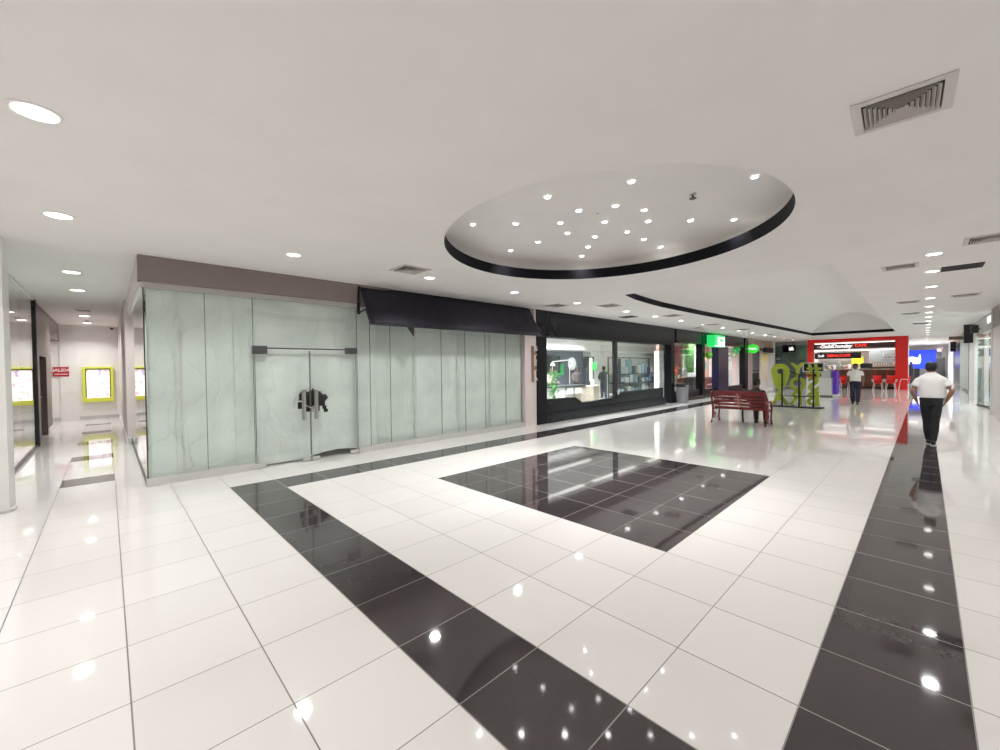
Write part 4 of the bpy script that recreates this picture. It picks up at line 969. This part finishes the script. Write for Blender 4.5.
# the same rows carry on behind the viewer
for x, y in ((.16, 1.6), (.16, -.9), (.16, -3.4), (-2.2, 3.9), (-4.6, 3.9), (-2.2, 1.4), (-4.6, 1.4), (-2.2, -1.0), (2.6, -1.2), (-4.6, -1.2), (4.9, -1.2), (7.2, -1.2), (-2.2, 6.2), (-4.6, 6.2)):
    area((x, y, ZC - .012), .19, PW * .64)
# eight-rayed star of spots in the dome
SL = None
rays = [((1, 0), (.62, 1.14, 1.74), 'toward the red cafe'), ((-1, 0), (.61, 1.235), 'toward the corridor lights'),
        ((0, 1), (.63, 1.21, 1.83), 'toward the black awning'), ((0, -1), (.58, 1.82), 'past the small sprinkler'),
        ((-.707, .707), (.61, 1.23, 1.83), 'toward the double glass doors'), ((.707, -.707), (.6, 1.18, 1.77), 'toward the man in black trousers'),
        ((.707, .707), (.63, 1.17, 1.73), 'toward the black shop windows'), ((-.707, -.707), (.57, 1.23), 'away from the black shop windows')]
SX, SY, SZ = 5.53, 3.25, ZC + .398
def spot(x, y, label):
    global SL
    if SL is None:
        SL = thing('dome_spotlight', label, 'spotlight', (x, y, SZ), 'spotlights in the round ceiling dome', rotz=0)
        MB().lathe([(.046, 0), (.046, -.006), (.034, -.010), (.031, 0)], 0, 0, 20, cap=False).build('trim_ring', WFLAT, SL)
        MB().lathe([(.033, -.002), (.033, -.006), (.006, -.008)], 0, 0, 18).build('lens', mat('spot_lens', (1, 1, 1), .4, emit=(1, .98, .95), es=22), SL)
    else: dup(SL, (x, y, SZ), label)
    area((x, y, SZ - .012), .06, 4, spread=1.7)
spot(SX, SY, 'small spotlight at the centre of the star in the dome')
for d_, rs, lb in rays:
    for i, r_ in enumerate(rs):
        w = ['inner', 'outer'] if len(rs) == 2 else ['inner', 'middle', 'outer']
        spot(SX + d_[0] * r_, SY + d_[1] * r_, '%s small spotlight of the dome row running %s' % (w[i], lb))
k = thing('sprinkler', 'small dark sprinkler head in the dome between two spotlights', 'sprinkler', (5.51, 2.06, ZC + .35))
MB().tube([(5.51, 2.06, ZC + .40), (5.51, 2.06, ZC + .35)], .014, 8).build('stem', DSTEEL, k); MB().lathe([(.04, ZC + .355), (.04, ZC + .35), (.01, ZC + .345)], 5.51, 2.06, 12).build('deflector', DSTEEL, k)
MB().lathe([(.035, ZC + .40), (.035, ZC + .39)], 5.51, 2.06, 12).build('escutcheon', STEEL, k)

# four-way diffusers
VF = mat('vent_white', (.60, .57, .54), .5, var=.02); VD = mat('vent_dark', (.02, .02, .02), .8); VL = mat('vent_louver', (.50, .46, .43), .45)
def vent(x, y, label, s_=.25, rz=0., dark=False, group='square ceiling vents'):
    t = thing('ceiling_vent', label, 'vent', (x, y, ZC), group, rotz=rz)
    mb = MB(); o_, i_ = s_, s_ * .78
    for a_, b_, c_, d_ in ((-o_, o_, -o_, -i_), (-o_, o_, i_, o_), (-o_, -i_, -i_, i_), (i_, o_, -i_, i_)): mb.box(a_, b_, c_, d_, -.012, .0)
    mb.build('frame', VF if not dark else VD, t, bevel=.003)
    MB().box(-i_, i_, -i_, i_, -.003, -.001).build('backing', VD, t)
    if not dark:
        n = 7
        for q in range(4):
            mb = MB(); M_ = Matrix.Rotation(q * PI / 2, 4, 'Z')
            for j in range(n):
                r0 = i_ * (.10 + .88 * j / n); r1 = r0 + i_ * .075
                # tilted blade on the +y side, mitred at its ends
                pts = [(-r0, r0, -.003), (r0, r0, -.003), (r1, r1, -.020), (-r1, r1, -.020)]
                v = [mb.bm.verts.new(M_ @ V(p)) for p in pts]; mb.bm.faces.new(v)
                v2 = [mb.bm.verts.new(M_ @ V((p[0], p[1] + .004, p[2]))) for p in pts]; mb.bm.faces.new(v2[::-1])
                for e in range(4): mb.bm.faces.new([v[e], v[(e + 1) % 4], v2[(e + 1) % 4], v2[e]])
            mb.build('louver', VL, t)
    return t
vent(4.12, .275, 'large square four-way vent in the ceiling nearest the viewer', .228, .03, group=None)
vent(4.085, 5.95, 'square ceiling vent above the start of the black awning', .25)
vent(9.02, 6.85, 'square ceiling vent above the pink pier', .25)
vent(10.1, 5.95, 'square ceiling vent above the first black shop window', .25)
vent(13.62, 5.80, 'square ceiling vent beside the vault, above the second shop window', .25)
vent(17.8, 6.0, 'square ceiling vent beside the vault, above the grey bin', .25)
vent(21.4, 5.9, 'square ceiling vent beside the vault, before the green lightbox', .25)
vent(26.5, 6.1, 'square ceiling vent beside the vault, past the green lightbox', .25)
vent(8.78, -.42, 'square ceiling vent next after the large near vent', .24)
vent(10.08, .46, 'square ceiling vent between the vault and the black ceiling opening', .22)
vent(15.8, .48, 'square ceiling vent beside the vault, first past the black opening', .22)
vent(19.4, .5, 'square ceiling vent beside the vault, second past the black opening', .22)
vent(10.92, -.26, 'black square ceiling opening without a grille', .24, dark=True)
vent(12.8, 6.88, 'black square ceiling opening above the shop shelves', .24, dark=True)
vent(15.35, -.5, 'louvred square ceiling vent past the black ceiling opening', .24)  # same colours as the other louvred vents
vent(24.5, .3, 'black square ceiling opening farthest along beside the vault', .22, dark=True)
vent(.1, 15.3, 'small square ceiling vent over the white corridor between two downlights', .15)
vent(18.9, 6.95, 'small square ceiling vent close to the black fascia', .2)
k = thing('ceiling_camera', 'small black dome camera in the far corner of the white corridor', 'camera', (.66, 19.9, 3.1))
MB().lathe([(.06, ZC), (.06, 3.17), (.045, 3.16)], .66, 19.9, 14).build('mount', WFLAT, k); MB().ell((.66, 19.9, 3.15), (.05, .05, .055)).build('lens_dome', BLACKM, k, smooth=True)
k = thing('smoke_detector', 'small dark smoke detector near the end of the corridor ceiling', 'smoke detector', (.1, 18.2, 3.15))
MB().lathe([(.06, ZC), (.06, 3.19), (.03, 3.17)], .1, 18.2, 14).build('housing', LGREY, k); MB().lathe([(.02, 3.17), (.02, 3.155)], .1, 18.2, 10).build('sensor', BLACKM, k)

# ================================================================== PEOPLE
def limb(mb, pts, rs, n=14): mb.tube(pts, rs, n); [mb.ell(p, (r,) * 3, 12, 8) for p, r in zip(pts, rs)]
def hand(mb, w, e, s, curl=.5):
    """hand at wrist w continuing the forearm direction from e; s=+1 left"""
    w = V(w); d = (w - V(e)).normalized(); side = d.cross(V((0, s, 0)));
    side = V((1, 0, 0)) - d * d.x; side.normalize(); nrm = d.cross(side)
    inw = V((0, -s, 0)); inw = (inw - d * inw.dot(d)).normalized()
    palm = w + d * .045
    mb.loft([[w + d * t + side * a * math.cos(q * PI / 5) + inw * b * math.sin(q * PI / 5) for q in range(10)] for t, a, b in ((-.02, .026, .020), (.02, .035, .018), (.06, .042, .017), (.09, .040, .014))])
    for i, (off, ln) in enumerate(((.031, .066), (.011, .076), (-.010, .070), (-.029, .055))):
        p0 = w + d * .085 + side * off; p1 = p0 + d * ln * .5 + inw * ln * .15 * curl + side * off * .1; p2 = p1 + d * ln * .35 + inw * ln * .35 * curl; p3 = p2 + d * ln * .15 + inw * ln * .3 * curl
        mb.tube([p0, p1, p2, p3], [.0095, .009, .008, .006], 8)
    p0 = w + d * .03 + side * .036; p1 = p0 + d * .03 + side * .018 + inw * .01; p2 = p1 + d * .032 + side * .002 + inw * .012
    mb.tube([p0, p1, p2], [.012, .010, .007], 8)
def head(mb, c, tilt=0.):
    x, y, z = c
    mb.rings_e([(x + .005, y, z - .115, .035, .035), (x + .018, y, z - .10, .060, .048), (x + .012, y, z - .06, .083, .066), (x, y, z - .01, .095, .075), (x - .004, y, z + .04, .097, .077), (x - .006, y, z + .08, .083, .068), (x - .008, y, z + .108, .045, .04)], 20)
    mb.ell((x + .098, y, z - .03), (.018, .013, .022), 10, 7); mb.ell((x + .093, y, z - .005), (.010, .010, .022), 10, 7)
    for s in (-1, 1):
        mb.ell((x - .005, y + s * .077, z - .015), (.020, .010, .032), 10, 7)
    mb.ell((x + .086, y, z - .070), (.012, .022, .008), 10, 6); mb.ell((x + .082, y, z - .082), (.012, .018, .007), 10, 6)
def hair_cap(c, m, root, lowz=-.02, back=True):
    x, y, z = c; mb = MB()
    mb.rings_e([(x - .012, y, z + .112 + .012, .03, .03), (x - .010, y, z + .112, .055, .05), (x - .010, y, z + .085, .094, .080), (x - .013, y, z + .045, .100, .086), (x - .035, y, z + .01, .078, .084), (x - .045, y, z - .045, .062, .070), (x - .05, y, z - .07, .045, .05)], 20)
    return mb.build('hair', m, root, smooth=True)
def face(c, root):
    x, y, z = c
    for s in (-1, 1):
        MB().ell((x + .086, y + s * .031, z + .005), (.008, .012, .007), 8, 6).build('eye', EYE, root, smooth=True)
        MB().ell((x + .090, y + s * .032, z + .026), (.006, .018, .004), 8, 5).build('eyebrow', HAIR, root)
    MB().ell((x + .094, y, z - .076), (.005, .020, .003), 8, 5).build('mouth', mat('lip', (.16, .06, .05), .5), root)

def person(name, label, loc, rz, P, top, bottom, skin, hairm=HAIR, vox=.011, shoes=SHOE, sole=None, sleeve=.55):
    """P: joints in local coordinates, facing +x. torso: list of ellipses hem..neck"""
    root = thing(name, label, 'person', loc, rotz=rz)
    H_ = P['head']; mb = MB()
    head(mb, H_); nk = P['neck']
    limb(mb, [nk, (V(nk) + V(H_)) / 2 + V((-.01, 0, -.02))], [.058, .055])
    mb.rings_e([(cx, cy, z, rx * .86, ry * .86) for cx, cy, z, rx, ry in P['torso']])
    for s, side in ((1, 'l'), (-1, 'r')):
        sh, el, wr = P['arm_' + side]; limb(mb, [sh, (V(sh) + V(el)) / 2, el, (V(el) * .6 + V(wr) * .4), wr], [.055, .052, .044, .042, .028])
        hand(mb, wr, el, s)
        hp, kn, an = P['leg_' + side]; limb(mb, [hp, kn, an], [.075, .055, .04])
    body = remeshed(mb, vox, 2).build('body', skin, root, smooth=True)
    # top with sleeves
    mb = MB(); mb.rings_e(P['torso'], 24)
    for side in 'lr':
        sh, el, wr = P['arm_' + side]; k_ = P.get('sleeve', sleeve)
        if k_ <= 1: e = V(sh) + (V(el) - V(sh)) * k_; limb(mb, [sh, (V(sh) + e) / 2], [.070, .072]); mb.tube([(V(sh) + e) / 2, e], [.072, .072], 14)
        else: limb(mb, [sh, el], [.068, .058]); mb.tube([el, V(el) + (V(wr) - V(el)) * .95], [.062, .042], 12)
    shirt = remeshed(mb, vox, 3).build('shirt', top, root, smooth=True)
    mb = MB(); cx, cy, z, rx, ry = P['torso'][0]; mb.rings_e(P['hips'], 24)
    for side in 'lr':
        hp, kn, an = P['leg_' + side]; r_ = P.get('legr', (.105, .078, .062)); limb(mb, [hp, (V(hp) + V(kn)) / 2, kn], [r_[0], r_[0] * .9, r_[1]]); mb.tube([kn, (V(kn) + V(an)) / 2, an], [r_[1], r_[1] * .98, r_[2]], 14)
    remeshed(mb, vox, 3).build('trousers', bottom, root, smooth=True)
    for side in 'lr':
        an = V(P['leg_' + side][2]); fx = P.get('foot', V((1, 0, 0))); g = an.z - P.get('ankle', .075)
        mb = MB(); mb.loft([[(an.x + t, an.y + w * math.cos(q * PI / 6), g + .012 + max(0, h * (.5 + .5 * math.sin(q * PI / 6)))) for q in range(12)] for t, w, h in ((-.075, .02, .05), (-.065, .034, .085), (-.01, .038, .095), (.05, .042, .07), (.12, .046, .05), (.17, .036, .035), (.19, .015, .02))])
        sh = mb.build('shoe', shoes, root, smooth=True)
        MB().loft([[(an.x + t, an.y + w * q, g + zz) for q in (-1, 1) for t in ()] or [(an.x - .078, an.y - .034, g + zz), (an.x + .10, an.y - .047, g + zz), (an.x + .185, an.y - .02, g + zz), (an.x + .185, an.y + .02, g + zz), (an.x + .10, an.y + .047, g + zz), (an.x - .078, an.y + .034, g + zz)] for zz in (0., .016)]).build('sole', sole or shoes, sh)
    hair_cap(H_, hairm, root); face(H_, root)
    return root

# heavy-set man walking away
P = dict(head=(.035, 0, 1.515), neck=(-.005, 0, 1.40),
    torso=[(.0, 0, .925, .135, .178), (.0, 0, .96, .15, .192), (.005, 0, 1.03, .158, .200), (-.005, 0, 1.13, .150, .208), (-.015, 0, 1.22, .140, .215), (-.02, 0, 1.28, .122, .213), (-.018, 0, 1.33, .100, .180), (-.012, 0, 1.375, .078, .115), (-.006, 0, 1.42, .060, .066)],
    hips=[(0, 0, .78, .11, .145), (0, 0, .84, .125, .162), (0, 0, .92, .13, .172)],
    arm_l=[(-.015, .172, 1.25), (-.06, .262, 1.05), (.04, .205, .86)], arm_r=[(-.015, -.172, 1.25), (-.07, -.272, 1.06), (.03, -.205, .87)],
    leg_l=[(0, .075, .82), (.06, .050, .46), (.06, .030, .085)], leg_r=[(0, -.075, .82), (-.02, -.050, .46), (-.10, -.030, .085)], legr=(.090, .070, .050), ankle=.085)
person('person', 'heavy-set man in white T-shirt and black trousers walking away along the dark band', (12.2, .075, 0), 0, P, SHIRT, PANTS, SKIN, vox=.011, sole=SOLE)
# walking towards us
P = dict(head=(.02, 0, 1.50), neck=(0, 0, 1.38),
    torso=[(0, 0, .90, .115, .170), (0, 0, .98, .118, .168), (0, 0, 1.10, .118, .172), (0, 0, 1.20, .116, .182), (-.005, 0, 1.27, .098, .172), (-.005, 0, 1.335, .075, .12), (0, 0, 1.39, .055, .062)],
    hips=[(0, 0, .78, .11, .16), (0, 0, .86, .12, .17), (0, 0, .93, .115, .165)],
    arm_l=[(0, .165, 1.255), (-.03, .225, 1.03), (.05, .235, .82)], arm_r=[(0, -.165, 1.255), (-.02, -.225, 1.03), (.02, -.235, .82)],
    leg_l=[(0, .085, .82), (.05, .085, .46), (.04, .08, .085)], leg_r=[(0, -.085, .82), (.02, -.085, .46), (-.08, -.08, .085)], legr=(.098, .078, .062), ankle=.085)
w = person('person', 'person in white polo shirt and dark jeans walking toward us before the cafe', (21.85, 2.07, 0), PI, P, SHIRT, JEANS, SKIN2, vox=.011)
for s in (-1, 1): MB().prism([(.028 * s, 1.375), (.075 * s, 1.36), (.055 * s, 1.30), (.012 * s, 1.335)], 'x', .075, .112).build('collar', SHIRT, w)
# shop worker from behind
P2 = dict(P); P2['sleeve'] = 1.5; P2['arm_l'] = [(0, .165, 1.255), (.02, .235, 1.05), (.17, .17, .93)]; P2['arm_r'] = [(0, -.165, 1.255), (.02, -.235, 1.05), (.17, -.17, .93)]
person('person', 'shop worker in dark clothes standing with back to us before the white bay', (18.75, 11.5, 0), .8, P2, DKCLOTH, DKCLOTH, SKIN2, vox=.015)
person('person', 'shop worker in brown-grey top standing behind the pedestal fan', (16.45, 11.55, 0), -1.9, P2, BRCLOTH, DKCLOTH, SKIN2, vox=.015)
def seated(hz=.45, k=1.):
    return dict(head=(.03 + (1 - k) * .5, 0, hz + .57 * k + .12), neck=(.0, 0, hz + .57 * k),
        torso=[(0, 0, hz - .02, .125, .165), (0, 0, hz + .1, .12, .158), (-.01, 0, hz + .3 * k, .115, .16), (-.01, 0, hz + .42 * k, .105, .165), (-.008, 0, hz + .50 * k, .07, .11), (0, 0, hz + .565 * k, .055, .062)],
        hips=[(.0, 0, hz - .06, .12, .165), (0, 0, hz + .02, .125, .17), (0, 0, hz + .08, .12, .16)], sleeve=1.5,
        arm_l=[(0, .155, hz + .425 * k), (.06, .205, hz + .20), (.27, .16, hz + .17)], arm_r=[(0, -.155, hz + .425 * k), (.06, -.205, hz + .20), (.27, -.16, hz + .17)],
        leg_l=[(.02, .09, hz + .05), (.42, .11, hz + .06), (.44, .11, .085)], leg_r=[(.02, -.09, hz + .05), (.42, -.12, hz + .06), (.40, -.13, .085)], legr=(.085, .07, .058), ankle=.085)
person('person', 'person in black clothes sitting on the red park bench with back to us', (12.98, 3.28, .0), 0, seated(.48, .93), BLACKM, BLACKM, SKIN2, vox=.012)
q = person('person', 'person in pale pink blouse sitting at the desk in the black shop', (14.5, 11.5, 0), -1.75, seated(.78), BLOUSE, DKCLOTH, SKIN, vox=.015)
k = thing('office_chair', 'black office chair under the person in the pale pink blouse', 'chair', (14.5, 11.5, 0), rotz=-1.75)
MB().rings_e([(.05, 0, .61, .22, .22), (.05, 0, .67, .23, .23)], 20).build('seat', BLACKM, k, bevel=.02)
MB().box(-.24, -.20, -.2, .2, .78, 1.15).build('backrest', BLACKM, k, bevel=.02); MB().tube([(.05, 0, .61), (.05, 0, .06)], .03, 10).build('column', DSTEEL, k); MB().tube([(-.22, 0, .85), (-.18, 0, .63), (0, 0, .62)], .02, 8).build('back_stem', DSTEEL, k)
for i in range(5):
    an = 2 * PI * i / 5; lg = MB().tube([(.05, 0, .09), (.05 + .27 * math.cos(an), .27 * math.sin(an), .07)], .016, 6).build('leg', DSTEEL, k)
    MB().ell((.05 + .28 * math.cos(an), .28 * math.sin(an), .03), (.03, .03, .03), 10, 7).build('caster', BLACKM, lg)

# ================================================================== CAMERA, WORLD, COLOUR
cd = bpy.data.cameras.new('camera'); cam = bpy.data.objects.new('camera', cd); COL.objects.link(cam)
yaw, pit, rol = 0.80528126, -0.01870781, -0.01163343
fw = V((math.cos(yaw) * math.cos(pit), math.sin(yaw) * math.cos(pit), math.sin(pit))); r = V((math.sin(yaw), -math.cos(yaw), 0)); u = r.cross(fw)
r2 = r * math.cos(rol) + u * math.sin(rol); u2 = -r * math.sin(rol) + u * math.cos(rol)
M_ = Matrix((r2, u2, -fw)).transposed().to_4x4(); M_.translation = V((0.5189, 0.1626, 1.62)); cam.matrix_world = M_
cd.sensor_fit = 'HORIZONTAL'; cd.sensor_width = 36; cd.lens = 408.4946 / 1000 * 36; cd.clip_start = .05; cd.clip_end = 200
SC.camera = cam
w = bpy.data.worlds.new('world'); SC.world = w; w.use_nodes = True
w.node_tree.nodes['Background'].inputs[0].default_value = (.9, .95, 1, 1); w.node_tree.nodes['Background'].inputs[1].default_value = .3
vs = SC.view_settings; vs.view_transform = 'Standard'; vs.look = 'None'; vs.gamma = 1; vs.use_curve_mapping = False; vs.exposure = .09
SC.cycles.use_denoising = True
SC.cycles.max_bounces = 12; SC.cycles.diffuse_bounces = 6; SC.cycles.glossy_bounces = 6; SC.cycles.transparent_max_bounces = 16
SC.cycles.sample_clamp_indirect = 6
